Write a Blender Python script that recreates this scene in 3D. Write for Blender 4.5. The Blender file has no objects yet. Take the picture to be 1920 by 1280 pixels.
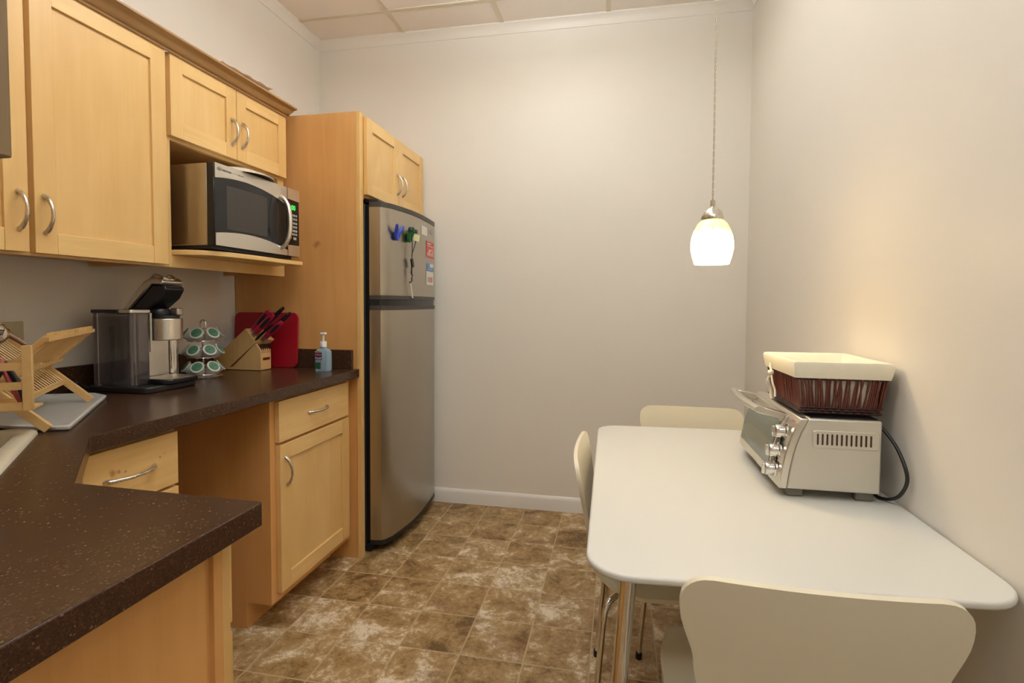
import bpy, bmesh, math, random
from mathutils import Vector, Matrix
random.seed(7)
SC = bpy.context.scene
COL = SC.collection
PI = math.pi

# ------------------------------------------------------------------ camera
F_PX, SHIFT_PX = 993.23, -33.11
yaw, pitch, roll = 0.1981, -0.0386, 0.0055
fwd0 = Vector((-math.sin(yaw), math.cos(yaw), 0)); right0 = Vector((math.cos(yaw), math.sin(yaw), 0)); up0 = Vector((0, 0, 1))
fwd = fwd0 * math.cos(pitch) + up0 * math.sin(pitch); up1 = up0 * math.cos(pitch) - fwd0 * math.sin(pitch)
rgt = right0 * math.cos(roll) + up1 * math.sin(roll); upv = up1 * math.cos(roll) - right0 * math.sin(roll)
cam_data = bpy.data.cameras.new('camera'); cam = bpy.data.objects.new('camera', cam_data); COL.objects.link(cam)
cam.matrix_world = Matrix(((rgt.x, upv.x, -fwd.x, 0), (rgt.y, upv.y, -fwd.y, 0), (rgt.z, upv.z, -fwd.z, 1.2268), (0, 0, 0, 1)))
cam_data.sensor_width = 36.0; cam_data.sensor_fit = 'HORIZONTAL'
cam_data.lens = F_PX / 1920 * 36.0
cam_data.shift_y = SHIFT_PX / 1920
cam_data.clip_start = 0.02
SC.camera = cam

# ------------------------------------------------------------------ world, exposure, light levels
world = bpy.data.worlds.new('world'); SC.world = world; world.use_nodes = True
world.node_tree.nodes['Background'].inputs[0].default_value = (1, .9, .8, 1)
world.node_tree.nodes['Background'].inputs[1].default_value = 0.25
SC.view_settings.view_transform = 'Standard'; SC.view_settings.look = 'None'
SC.view_settings.gamma = 1; SC.view_settings.use_curve_mapping = False
SC.view_settings.exposure = 0.0
TROFFER_NEAR = 9.0      # emission of the fixture over the aisle
ADDED_UPLIGHT = 25.0  # emission of the upper lens added to brighten the ceiling
TROFFER_FAR = 4.5        # emission of the added suspended light's lower lens
TROFFER_REAR = 13.0       # emission of the fixture behind the camera
SHADE_GLOW = 16.0
BULB_W = 7.0
BULB_ES = 12
TROFFER_RGB = (0.93, 0.98, 1.04)
LAMP_RGB = (1.0, 0.68, 0.31)

# ------------------------------------------------------------------ measured layout (metres)
XL, XR, YB, ZC = -1.8655, 0.6858, 3.0915, 2.857
YREAR = -2.2
CT = 0.914               # counter top height

# ------------------------------------------------------------------ materials
def new_mat(name):
    m = bpy.data.materials.new(name); m.use_nodes = True
    return m, m.node_tree.nodes, m.node_tree.links, m.node_tree.nodes['Principled BSDF']

def plain(name, rgb, rough=.5, metal=0, spec=.5, bump=0, bscale=200, coat=0, vary=0, emit=None, es=0):
    m, N, L, b = new_mat(name)
    b.inputs['Base Color'].default_value = (*rgb, 1); b.inputs['Roughness'].default_value = rough
    b.inputs['Metallic'].default_value = metal; b.inputs['Specular IOR Level'].default_value = spec
    b.inputs['Coat Weight'].default_value = coat
    tc = N.new('ShaderNodeTexCoord')
    if vary or bump:
        n = N.new('ShaderNodeTexNoise'); n.inputs['Scale'].default_value = bscale; n.inputs['Detail'].default_value = 4
        L.new(tc.outputs['Object'], n.inputs['Vector'])
    if vary:
        r = N.new('ShaderNodeMixRGB'); r.blend_type = 'MULTIPLY'; r.inputs[0].default_value = vary
        r.inputs[1].default_value = (*rgb, 1); L.new(n.outputs['Fac'], r.inputs[2]); L.new(r.outputs[0], b.inputs['Base Color'])
    if bump:
        bp = N.new('ShaderNodeBump'); bp.inputs['Strength'].default_value = bump; bp.inputs['Distance'].default_value = .002
        L.new(n.outputs['Fac'], bp.inputs['Height']); L.new(bp.outputs[0], b.inputs['Normal'])
    if emit:
        b.inputs['Emission Color'].default_value = (*emit, 1); b.inputs['Emission Strength'].default_value = es
    return m

def wood(name, light, dark, axis='z', scale=1.0, rough=.38, contrast=1.0, figure=True):
    """maple: fine streaks along one axis plus broad soft figure"""
    m, N, L, b = new_mat(name)
    tc = N.new('ShaderNodeTexCoord')
    mp = N.new('ShaderNodeMapping')
    s = {'x': (1.2, 22, 22), 'y': (22, 1.2, 22), 'z': (22, 22, 1.2)}[axis]
    mp.inputs['Scale'].default_value = [v * scale for v in s]
    L.new(tc.outputs['Object'], mp.inputs['Vector'])
    n1 = N.new('ShaderNodeTexNoise'); n1.inputs['Scale'].default_value = 2.4; n1.inputs['Detail'].default_value = 8; n1.inputs['Roughness'].default_value = .65
    n1.inputs['Distortion'].default_value = .35
    L.new(mp.outputs[0], n1.inputs['Vector'])
    mp2 = N.new('ShaderNodeMapping'); mp2.inputs['Scale'].default_value = [v * .12 * scale + 1.5 for v in s]
    L.new(tc.outputs['Object'], mp2.inputs['Vector'])
    n2 = N.new('ShaderNodeTexNoise'); n2.inputs['Scale'].default_value = 1.3; n2.inputs['Detail'].default_value = 3
    L.new(mp2.outputs[0], n2.inputs['Vector'])
    mx = N.new('ShaderNodeMath'); mx.operation = 'ADD'
    ma = N.new('ShaderNodeMath'); ma.operation = 'MULTIPLY'; ma.inputs[1].default_value = .5 * contrast
    mb_ = N.new('ShaderNodeMath'); mb_.operation = 'MULTIPLY'; mb_.inputs[1].default_value = .9
    L.new(n1.outputs['Fac'], ma.inputs[0]); L.new(n2.outputs['Fac'], mb_.inputs[0])
    L.new(ma.outputs[0], mx.inputs[0]); L.new(mb_.outputs[0], mx.inputs[1])
    cr = N.new('ShaderNodeValToRGB')
    cr.color_ramp.elements[0].position = .42; cr.color_ramp.elements[0].color = (*dark, 1)
    cr.color_ramp.elements[1].position = .88; cr.color_ramp.elements[1].color = (*light, 1)
    L.new(mx.outputs[0], cr.inputs[0]); L.new(cr.outputs[0], b.inputs['Base Color'])
    b.inputs['Roughness'].default_value = rough; b.inputs['Coat Weight'].default_value = .15; b.inputs['Coat Roughness'].default_value = .25
    bp = N.new('ShaderNodeBump'); bp.inputs['Strength'].default_value = .05; bp.inputs['Distance'].default_value = .001
    L.new(n1.outputs['Fac'], bp.inputs['Height']); L.new(bp.outputs[0], b.inputs['Normal'])
    return m

def knots(mat, name, spots):
    """copy of a wood material with dark reddish knots; spots: (x, y, z, radius) in the object's own space"""
    m = mat.copy(); m.name = name; N, L = m.node_tree.nodes, m.node_tree.links; b = N['Principled BSDF']
    src = b.inputs['Base Color'].links[0].from_socket
    tc = N.new('ShaderNodeTexCoord'); nz = N.new('ShaderNodeTexNoise'); nz.inputs['Scale'].default_value = 45; L.new(tc.outputs['Object'], nz.inputs['Vector'])
    sc = N.new('ShaderNodeVectorMath'); sc.operation = 'MULTIPLY_ADD'; sc.inputs[1].default_value = (.03, .03, .03); L.new(nz.outputs['Color'], sc.inputs[0]); L.new(tc.outputs['Object'], sc.inputs[2])
    for x, y, z, r in spots:
        d = N.new('ShaderNodeVectorMath'); d.operation = 'DISTANCE'; d.inputs[1].default_value = (x + .015, y + .015, z + .015); L.new(sc.outputs[0], d.inputs[0])
        mr = N.new('ShaderNodeMapRange'); mr.interpolation_type = 'SMOOTHSTEP'; mr.inputs[1].default_value = r * .15; mr.inputs[2].default_value = r; mr.inputs[3].default_value = .75; mr.inputs[4].default_value = 0
        L.new(d.outputs['Value'], mr.inputs[0])
        mx = N.new('ShaderNodeMixRGB'); mx.inputs[2].default_value = (.36, .13, .04, 1); L.new(mr.outputs[0], mx.inputs[0]); L.new(src, mx.inputs[1]); src = mx.outputs[0]
    L.new(src, b.inputs['Base Color'])
    return m

def brushed(name, rgb, rough=.3, axis='y', aniso=.0, metal=1.0, vary=.12):
    m, N, L, b = new_mat(name)
    tc = N.new('ShaderNodeTexCoord'); mp = N.new('ShaderNodeMapping')
    mp.inputs['Scale'].default_value = {'y': (300, 4, 300), 'z': (300, 300, 4), 'x': (4, 300, 300)}[axis]
    n = N.new('ShaderNodeTexNoise'); n.inputs['Scale'].default_value = 2; n.inputs['Detail'].default_value = 3
    L.new(tc.outputs['Object'], mp.inputs[0]); L.new(mp.outputs[0], n.inputs['Vector'])
    r = N.new('ShaderNodeMapRange'); r.inputs[3].default_value = rough - vary / 2; r.inputs[4].default_value = rough + vary / 2
    L.new(n.outputs['Fac'], r.inputs[0]); L.new(r.outputs[0], b.inputs['Roughness'])
    b.inputs['Base Color'].default_value = (*rgb, 1); b.inputs['Metallic'].default_value = metal
    return m

def glassy(name, rgb, rough=.03, trans=1.0, ior=1.45):
    m, N, L, b = new_mat(name)
    b.inputs['Base Color'].default_value = (*rgb, 1); b.inputs['Roughness'].default_value = rough
    b.inputs['Transmission Weight'].default_value = trans; b.inputs['IOR'].default_value = ior
    return m

def paint(name, rgb):
    m, N, L, b = new_mat(name)
    tc = N.new('ShaderNodeTexCoord')
    n = N.new('ShaderNodeTexNoise'); n.inputs['Scale'].default_value = 1.6; n.inputs['Detail'].default_value = 3
    L.new(tc.outputs['Object'], n.inputs['Vector'])
    cr = N.new('ShaderNodeValToRGB'); e = cr.color_ramp.elements
    e[0].position = .3; e[1].position = .75
    e[0].color = (*[c * .975 for c in rgb], 1); e[1].color = (*rgb, 1)
    L.new(n.outputs['Fac'], cr.inputs[0]); L.new(cr.outputs[0], b.inputs['Base Color'])
    n2 = N.new('ShaderNodeTexNoise'); n2.inputs['Scale'].default_value = 320; n2.inputs['Detail'].default_value = 2
    L.new(tc.outputs['Object'], n2.inputs['Vector'])
    bp = N.new('ShaderNodeBump'); bp.inputs['Strength'].default_value = .12; bp.inputs['Distance'].default_value = .001
    L.new(n2.outputs['Fac'], bp.inputs['Height']); L.new(bp.outputs[0], b.inputs['Normal'])
    b.inputs['Roughness'].default_value = .42; b.inputs['Specular IOR Level'].default_value = .4
    return m

def counter_mat():
    m, N, L, b = new_mat('speckled brown laminate')
    tc = N.new('ShaderNodeTexCoord')
    v = N.new('ShaderNodeTexVoronoi'); v.inputs['Scale'].default_value = 430
    L.new(tc.outputs['Object'], v.inputs['Vector'])
    sep = N.new('ShaderNodeSeparateColor'); L.new(v.outputs['Color'], sep.inputs[0])
    cr = N.new('ShaderNodeValToRGB'); cr.color_ramp.interpolation = 'CONSTANT'
    e = cr.color_ramp.elements
    e[0].position = 0; e[0].color = (.060, .027, .014, 1)
    e[1].position = .55; e[1].color = (.080, .036, .018, 1)
    for p_, c_ in ((.80, (.044, .020, .011)), (.92, (.105, .050, .026)), (.985, (.20, .12, .065))):
        x = e.new(p_); x.color = (*c_, 1)
    L.new(sep.outputs[0], cr.inputs[0])
    n = N.new('ShaderNodeTexNoise'); n.inputs['Scale'].default_value = 90; L.new(tc.outputs['Object'], n.inputs['Vector'])
    mx = N.new('ShaderNodeMixRGB'); mx.blend_type = 'MULTIPLY'; mx.inputs[0].default_value = .25
    L.new(cr.outputs[0], mx.inputs[1]); L.new(n.outputs['Fac'], mx.inputs[2]); L.new(mx.outputs[0], b.inputs['Base Color'])
    b.inputs['Roughness'].default_value = .25; b.inputs['Specular IOR Level'].default_value = .32
    return m

def floor_mat():
    m, N, L, b = new_mat('mottled stone pattern floor tile')
    TS, OX, OY = .2245, -1.2029, 1.7347
    tc = N.new('ShaderNodeTexCoord')
    sub = N.new('ShaderNodeVectorMath'); sub.operation = 'SUBTRACT'; sub.inputs[1].default_value = (OX, OY, 0)
    L.new(tc.outputs['Object'], sub.inputs[0])
    sc = N.new('ShaderNodeVectorMath'); sc.operation = 'SCALE'; sc.inputs['Scale'].default_value = 1 / TS
    L.new(sub.outputs[0], sc.inputs[0])
    fl = N.new('ShaderNodeVectorMath'); fl.operation = 'FLOOR'; L.new(sc.outputs[0], fl.inputs[0])
    fr = N.new('ShaderNodeVectorMath'); fr.operation = 'FRACTION'; L.new(sc.outputs[0], fr.inputs[0])
    wn = N.new('ShaderNodeTexWhiteNoise'); wn.noise_dimensions = '2D'; L.new(fl.outputs[0], wn.inputs['Vector'])
    # per tile offset of the mottling
    off = N.new('ShaderNodeVectorMath'); off.operation = 'SCALE'; off.inputs['Scale'].default_value = 37
    L.new(wn.outputs['Color'], off.inputs[0])
    add = N.new('ShaderNodeVectorMath'); L.new(tc.outputs['Object'], add.inputs[0]); L.new(off.outputs[0], add.inputs[1])
    def noise(scale, detail, rough, dist=0.0):
        n = N.new('ShaderNodeTexNoise'); n.inputs['Scale'].default_value = scale; n.inputs['Detail'].default_value = detail
        n.inputs['Roughness'].default_value = rough; n.inputs['Distortion'].default_value = dist
        L.new(add.outputs[0], n.inputs['Vector']); return n
    a = noise(8, 9, .70, .5); c = noise(48, 8, .8, .5); d = noise(7, 4, .6)
    m1 = N.new('ShaderNodeMath'); m1.operation = 'MULTIPLY_ADD'; m1.inputs[1].default_value = .62; L.new(a.outputs['Fac'], m1.inputs[0])
    m2 = N.new('ShaderNodeMath'); m2.operation = 'MULTIPLY'; m2.inputs[1].default_value = .38; L.new(c.outputs['Fac'], m2.inputs[0])
    L.new(m2.outputs[0], m1.inputs[2])
    sepw = N.new('ShaderNodeSeparateColor'); L.new(wn.outputs['Color'], sepw.inputs[0])
    tv = N.new('ShaderNodeMapRange'); tv.inputs[3].default_value = -.04; tv.inputs[4].default_value = .035; L.new(sepw.outputs[0], tv.inputs[0])
    m3 = N.new('ShaderNodeMath'); L.new(m1.outputs[0], m3.inputs[0]); L.new(tv.outputs[0], m3.inputs[1])
    cr = N.new('ShaderNodeValToRGB'); e = cr.color_ramp.elements
    e[0].position = .39; e[0].color = (.15, .082, .028, 1)
    e[1].position = .605; e[1].color = (.80, .69, .52, 1)
    for p_, c_ in ((.44, (.26, .155, .055)), (.48, (.36, .225, .092)), (.525, (.42, .28, .13)), (.56, (.56, .42, .25))):
        x = e.new(p_); x.color = (*c_, 1)
    L.new(m3.outputs[0], cr.inputs[0])
    # reddish clouds
    rr = N.new('ShaderNodeMapRange'); rr.inputs[1].default_value = .55; rr.inputs[2].default_value = .72; rr.inputs[4].default_value = .5; L.new(d.outputs['Fac'], rr.inputs[0])
    mr = N.new('ShaderNodeMixRGB'); mr.inputs[2].default_value = (.20, .085, .035, 1); L.new(rr.outputs[0], mr.inputs[0]); L.new(cr.outputs[0], mr.inputs[1])
    # joints
    sx = N.new('ShaderNodeSeparateXYZ'); L.new(fr.outputs[0], sx.inputs[0])
    def edge(out):
        q = N.new('ShaderNodeMath'); q.operation = 'SUBTRACT'; q.inputs[1].default_value = .5; L.new(out, q.inputs[0])
        w = N.new('ShaderNodeMath'); w.operation = 'ABSOLUTE'; L.new(q.outputs[0], w.inputs[0]); return w
    ex, ey = edge(sx.outputs[0]), edge(sx.outputs[1])
    mxx = N.new('ShaderNodeMath'); mxx.operation = 'MAXIMUM'; L.new(ex.outputs[0], mxx.inputs[0]); L.new(ey.outputs[0], mxx.inputs[1])
    jt = N.new('ShaderNodeMapRange'); jt.inputs[1].default_value = .486; jt.inputs[2].default_value = .492; L.new(mxx.outputs[0], jt.inputs[0])
    mj = N.new('ShaderNodeMixRGB'); mj.inputs[2].default_value = (.50, .38, .22, 1); L.new(jt.outputs[0], mj.inputs[0]); L.new(mr.outputs[0], mj.inputs[1])
    L.new(mj.outputs[0], b.inputs['Base Color'])
    b.inputs['Roughness'].default_value = .42; b.inputs['Specular IOR Level'].default_value = .35
    bp = N.new('ShaderNodeBump'); bp.inputs['Strength'].default_value = .25; bp.inputs['Distance'].default_value = .002
    inv = N.new('ShaderNodeMath'); inv.operation = 'SUBTRACT'; inv.inputs[0].default_value = 1; L.new(jt.outputs[0], inv.inputs[1])
    ad2 = N.new('ShaderNodeMath'); ad2.operation = 'MULTIPLY_ADD'; ad2.inputs[1].default_value = .3; L.new(m3.outputs[0], ad2.inputs[0]); L.new(inv.outputs[0], ad2.inputs[2])
    L.new(ad2.outputs[0], bp.inputs['Height']); L.new(bp.outputs[0], b.inputs['Normal'])
    return m

M = {}
M['wall'] = paint('warm white wall paint', (.84, .79, .70))
M['trim'] = plain('white trim paint', (.82, .79, .73), .35, bump=.02, bscale=40)
M['ceil'] = plain('ceiling tile', (.94, .87, .79), .9, bump=.4, bscale=260, vary=.05)
M['tee'] = plain('ceiling grid metal', (.72, .65, .50), .5)
M['floor'] = floor_mat()
M['maple'] = wood('maple vertical grain', (.80, .53, .215), (.68, .41, .135), 'z', contrast=.75)
M['maple_y'] = wood('maple horizontal grain', (.80, .53, .21), (.66, .39, .125), 'y', contrast=1.5)
M['maple_x'] = wood('maple cross grain', (.78, .52, .21), (.66, .39, .13), 'x')
M['maple_side'] = wood('maple veneer side panel', (.73, .385, .13), (.61, .295, .085), 'z', scale=.8)
M['crown'] = wood('stained maple crown', (.44, .25, .095), (.30, .16, .055), 'y')
M['counter'] = counter_mat()
M['nickel'] = brushed('brushed nickel', (.62, .57, .50), .28, 'z')
M['end_panel'] = wood('end panel with painted shade', (.26, .175, .085), (.19, .12, .055), 'z')  # cabinet wood darkened in its colour to stand for shade on the end
M['steel'] = brushed('stainless steel', (.50, .47, .42), .34, 'y', vary=.1)
M['steel_z'] = brushed('stainless steel upright', (.44, .405, .345), .30, 'z', vary=.012)
M['steel_bright'] = brushed('bright stainless steel', (.72, .69, .63), .33, 'y')
M['oven_side'] = plain('satin steel sheet', (.66, .63, .56), .45, metal=.75, bump=.02, bscale=300)
M['chrome'] = plain('chrome', (.75, .73, .70), .07, metal=1)
M['black'] = plain('black plastic', (.012, .012, .013), .35)
M['black_gloss'] = plain('black gloss', (.010, .010, .011), .10, spec=.35)
M['black_body'] = plain('black textured enamel', (.014, .015, .017), .33, bump=.1, bscale=500)
M['dark_grey'] = plain('dark grey plastic', (.050, .044, .036), .45)
M['foot_grey'] = plain('grey plastic foot', (.20, .18, .145), .5)
M['screen'] = plain('dark window screen', (.050, .043, .036), .3, spec=.35)
M['white'] = plain('white plastic', (.80, .78, .73), .35)
M['white_gloss'] = plain('white ceramic', (.85, .83, .78), .12)
M['cream'] = plain('cream lacquered plywood', (.77, .70, .53), .32, spec=.4)
M['cream_edge'] = plain('cream lacquer', (.72, .66, .52), .3)
M['rubber'] = plain('black rubber', (.015, .015, .015), .6)
M['sink'] = plain('bone sink enamel', (.72, .66, .50), .22)
M['bamboo'] = wood('bamboo', (.78, .52, .22), (.62, .36, .12), 'x', scale=2, rough=.4)
M['block'] = wood('beech block', (.72, .46, .19), (.58, .33, .11), 'z', scale=2, rough=.45)
M['slot'] = plain('dark slot', (.05, .02, .01), .6)
M['red_board'] = plain('red plastic', (.36, .006, .018), .32)
M['red_grip'] = plain('red grip', (.42, .008, .05), .35)
M['smoke'] = glassy('smoked plastic', (.62, .58, .58), .04, .95)
M['clear'] = glassy('clear plastic', (.86, .93, .98), .03, .96, 1.3)
M['glass_door'] = plain('tinted oven glass', (.14, .17, .14), .05, spec=1.0)
M['wicker'] = plain('dark red wicker', (.20, .045, .028), .42, bump=.3, bscale=90, vary=.7)
M['wicker_dark'] = plain('dark brown wicker', (.035, .014, .010), .5)
M['cloth'] = plain('cream cotton liner', (.86, .80, .63), .85, bump=.5, bscale=500)
M['ivory'] = plain('ivory plastic', (.52, .43, .26), .4)
M['tray'] = plain('white plastic tray', (.66, .65, .60), .3, vary=.3, bscale=25)
M['pod'] = plain('white pod plastic', (.62, .60, .54), .35)
M['pod_lid'] = plain('pod foil', (.62, .66, .60), .35)
M['pod_green'] = plain('green pod label', (.13, .34, .19), .4, vary=.85, bscale=75)
M['blue'] = plain('blue plastic', (.03, .07, .50), .3)
M['green'] = plain('green plastic', (.01, .14, .03), .3)
M['green_dark'] = plain('dark green plastic', (.015, .035, .02), .35)
M['note'] = plain('yellow note', (.72, .72, .38), .8)
M['paper'] = plain('white paper', (.78, .74, .66), .8)
M['red_sticker'] = plain('red sticker', (.62, .08, .06), .5)
M['blue_sticker'] = plain('blue sticker', (.12, .28, .60), .5)
M['pink'] = plain('pink plastic', (.60, .12, .13), .4)
M['pinkish'] = plain('pale pink paper', (.80, .62, .50), .8)
M['lime'] = plain('green display', (.05, .9, .1), .4, emit=(.05, 1, .12), es=1.1)
M['label_purple'] = plain('purple label', (.12, .03, .09), .4)
M['label_green'] = plain('green label', (.02, .10, .05), .4)
M['gel'] = glassy('clear blue gel', (.62, .83, .96), .12, .6, 1.3)
M['stop_red'] = plain('red key', (.75, .12, .07), .4)
M['keys'] = plain('grey keys', (.42, .40, .36), .5)
M['logo_grey'] = plain('dark grey lettering', (.10, .10, .10), .4)
M['orange'] = plain('orange', (.55, .28, .06), .4)

# ------------------------------------------------------------------ mesh building
class MB:
    def __init__(self): self.bm = bmesh.new()
    def faces(self, vs, fs):
        v = [self.bm.verts.new(p) for p in vs]
        for f in fs:
            try: self.bm.faces.new([v[i] for i in f])
            except ValueError: pass
        return self
    def box(self, x0, x1, y0, y1, z0, z1):
        return self.faces([(x0, y0, z0), (x1, y0, z0), (x1, y1, z0), (x0, y1, z0), (x0, y0, z1), (x1, y0, z1), (x1, y1, z1), (x0, y1, z1)],
                          [(3, 2, 1, 0), (4, 5, 6, 7), (0, 1, 5, 4), (1, 2, 6, 5), (2, 3, 7, 6), (3, 0, 4, 7)])
    def prism(self, poly, a, b, axis='z'):
        """extrude a 2-D polygon; axis z: poly in xy, axis y: poly in xz, axis x: poly in yz"""
        def p3(p, t): return {'z': (p[0], p[1], t), 'y': (p[0], t, p[1]), 'x': (t, p[0], p[1])}[axis]
        n = len(poly)
        ar = sum(poly[i][0] * poly[(i + 1) % n][1] - poly[(i + 1) % n][0] * poly[i][1] for i in range(n))
        if (ar < 0) != (axis == 'y'): poly = poly[::-1]
        vs = [p3(p, a) for p in poly] + [p3(p, b) for p in poly]
        if b < a: vs = vs[n:] + vs[:n]
        fs = [tuple(range(n - 1, -1, -1)), tuple(range(n, 2 * n))] + [(i, (i + 1) % n, n + (i + 1) % n, n + i) for i in range(n)]
        return self.faces(vs, fs)
    def tube(self, pts, r, seg=12, closed=False, flat=1.0):
        pts = [Vector(p) for p in pts]; n = len(pts); rs = r if isinstance(r, (list, tuple)) else [r] * n
        rings = []; prev = None
        for i, p in enumerate(pts):
            if closed: t = pts[(i + 1) % n] - pts[i - 1]
            else: t = pts[min(i + 1, n - 1)] - pts[max(i - 1, 0)]
            t.normalize()
            if prev is None:
                a = Vector((0, 0, 1)) if abs(t.z) < .9 else Vector((1, 0, 0)); u = t.cross(a).normalized()
            else:
                u = prev - t * prev.dot(t); u.normalize()
            prev = u; w = t.cross(u)
            rings.append([self.bm.verts.new(p + (u * math.cos(2 * PI * k / seg) + w * math.sin(2 * PI * k / seg) * flat) * rs[i]) for k in range(seg)])
        m = n if closed else n - 1
        for i in range(m):
            A, B = rings[i], rings[(i + 1) % n]
            for k in range(seg):
                self.bm.faces.new((A[k], A[(k + 1) % seg], B[(k + 1) % seg], B[k]))
        if not closed:
            self.bm.faces.new(rings[0][::-1]); self.bm.faces.new(rings[-1])
        return self
    def lathe(self, prof, c=(0, 0, 0), seg=32, mat=None, cap=True):
        """prof: list of (r, z); around the vertical through c (or transformed by mat)"""
        rings = []
        for r, z in prof:
            ring = []
            for k in range(seg):
                a = 2 * PI * k / seg; p = Vector((r * math.cos(a), r * math.sin(a), z))
                if mat is not None: p = mat @ p
                ring.append(self.bm.verts.new(p + Vector(c)))
            rings.append(ring)
        for A, B in zip(rings, rings[1:]):
            for k in range(seg): self.bm.faces.new((A[k], A[(k + 1) % seg], B[(k + 1) % seg], B[k]))
        if cap:
            self.bm.faces.new(rings[0][::-1]); self.bm.faces.new(rings[-1])
        return self
    def slab(self, c, hx, hy, hz, rot):
        """box about c rotated by 3x3 matrix"""
        vs = [Vector(c) + rot @ Vector((sx * hx, sy * hy, sz * hz)) for sz in (-1, 1) for sx, sy in ((-1, -1), (1, -1), (1, 1), (-1, 1))]
        return self.faces(vs, [(3, 2, 1, 0), (4, 5, 6, 7), (0, 1, 5, 4), (1, 2, 6, 5), (2, 3, 7, 6), (3, 0, 4, 7)])
    def beam(self, a, b, w, t, upd=(0, 0, 1)):
        """rectangular bar from a to b; w measured across, t along upd"""
        a, b = Vector(a), Vector(b); d = (b - a); L_ = d.length; d.normalize()
        s = d.cross(Vector(upd)).normalized(); u = s.cross(d)
        R = Matrix((d, s, u)).transposed()
        return self.slab((a + b) / 2, L_ / 2, w / 2, t / 2, R)

def build(name, mb, mat, parent=None, origin=None, bevel=0, seg=2, smooth=None, label=None):
    """link one mesh object; vertices are given in world space when origin (the root's place) is given"""
    me = bpy.data.meshes.new(name)
    if origin is None and parent is not None:
        r = parent
        while r.parent: r = r.parent
        origin = r.get('_o', (0, 0, 0)) if not r.get('_local') else (0, 0, 0)
    if origin: bmesh.ops.translate(mb.bm, verts=mb.bm.verts[:], vec=-Vector(origin))
    bmesh.ops.recalc_face_normals(mb.bm, faces=mb.bm.faces[:])
    mb.bm.to_mesh(me); mb.bm.free()
    me.materials.append(mat)
    o = bpy.data.objects.new(name, me); COL.objects.link(o)
    if parent: o.parent = parent
    elif origin: o.location = origin
    if bevel:
        bv = o.modifiers.new('bevel', 'BEVEL'); bv.width = bevel; bv.segments = seg; bv.limit_method = 'ANGLE'; bv.angle_limit = math.radians(40)
        smooth = 40 if smooth is None else smooth
    if smooth:
        me.polygons.foreach_set('use_smooth', [True] * len(me.polygons))
        es = {}
        bm = bmesh.new(); bm.from_mesh(me)
        for e in bm.edges:
            if len(e.link_faces) == 2 and e.calc_face_angle(0) > math.radians(smooth): e.smooth = False
        bm.to_mesh(me); bm.free()
    if label: o['label'] = label
    return o

def thing(name, label, cat, loc, group=None, rz=0, local=False):
    o = bpy.data.objects.new(name, None); COL.objects.link(o); o.empty_display_size = .05
    o.location = loc; o.rotation_euler = (0, 0, rz); o['label'] = label; o['category'] = cat
    if group: o['group'] = group
    o['_o'] = tuple(loc)
    if local or rz: o['_local'] = 1
    return o

def tag(o, label, cat, group=None):
    o['label'] = label; o['category'] = cat
    if group: o['group'] = group
    return o

def struct(name, mb, mat, parent=None, **k):
    o = build(name, mb, mat, parent, **k)
    if parent is None: o['kind'] = 'structure'
    return o

def arc(cx, cy, r, a0, a1, n=8):
    return [(cx + r * math.cos(math.radians(a0 + (a1 - a0) * i / n)), cy + r * math.sin(math.radians(a0 + (a1 - a0) * i / n))) for i in range(n + 1)]

def rrect(x0, x1, y0, y1, r, n=6):
    return arc(x1 - r, y0 + r, r, -90, 0, n) + arc(x1 - r, y1 - r, r, 0, 90, n) + arc(x0 + r, y1 - r, r, 90, 180, n) + arc(x0 + r, y0 + r, r, 180, 270, n)

def smoothpath(pts, n=8):
    """Catmull-Rom through points"""
    P_ = [Vector(p) for p in pts]; P_ = [P_[0] * 2 - P_[1]] + P_ + [P_[-1] * 2 - P_[-2]]
    out = []
    for i in range(1, len(P_) - 2):
        for k in range(n):
            t = k / n; a, b, c, d = P_[i - 1:i + 3]
            out.append(.5 * ((2 * b) + (c - a) * t + (2 * a - 5 * b + 4 * c - d) * t * t + (3 * b - a - 3 * c + d) * t ** 3))
    out.append(P_[-2]); return out

def text_part(name, body, size, mat, parent, origin_world, xdir, ydir, ext=.0004):
    """lettering as a mesh lying in the plane spanned by xdir, ydir"""
    cu = bpy.data.curves.new(name, 'FONT'); cu.body = body; cu.size = size; cu.extrude = ext; cu.align_x = 'CENTER'; cu.align_y = 'CENTER'
    tmp = bpy.data.objects.new(name + '_tmp', cu); COL.objects.link(tmp)
    dg = bpy.context.evaluated_depsgraph_get(); dg.update()
    me = bpy.data.meshes.new_from_object(tmp.evaluated_get(dg))
    bpy.data.objects.remove(tmp); bpy.data.curves.remove(cu)
    x = Vector(xdir).normalized(); y = Vector(ydir).normalized(); z = x.cross(y)
    r = parent
    while r.parent: r = r.parent
    o0 = Vector(r['_o']) if '_o' in r and not r.get('_local') else Vector((0, 0, 0))
    mtx = Matrix.Translation(Vector(origin_world) - o0) @ Matrix((x, y, z)).transposed().to_4x4()
    me.transform(mtx); me.materials.clear(); me.materials.append(mat)
    o = bpy.data.objects.new(name, me); COL.objects.link(o); o.parent = parent
    return o

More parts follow.
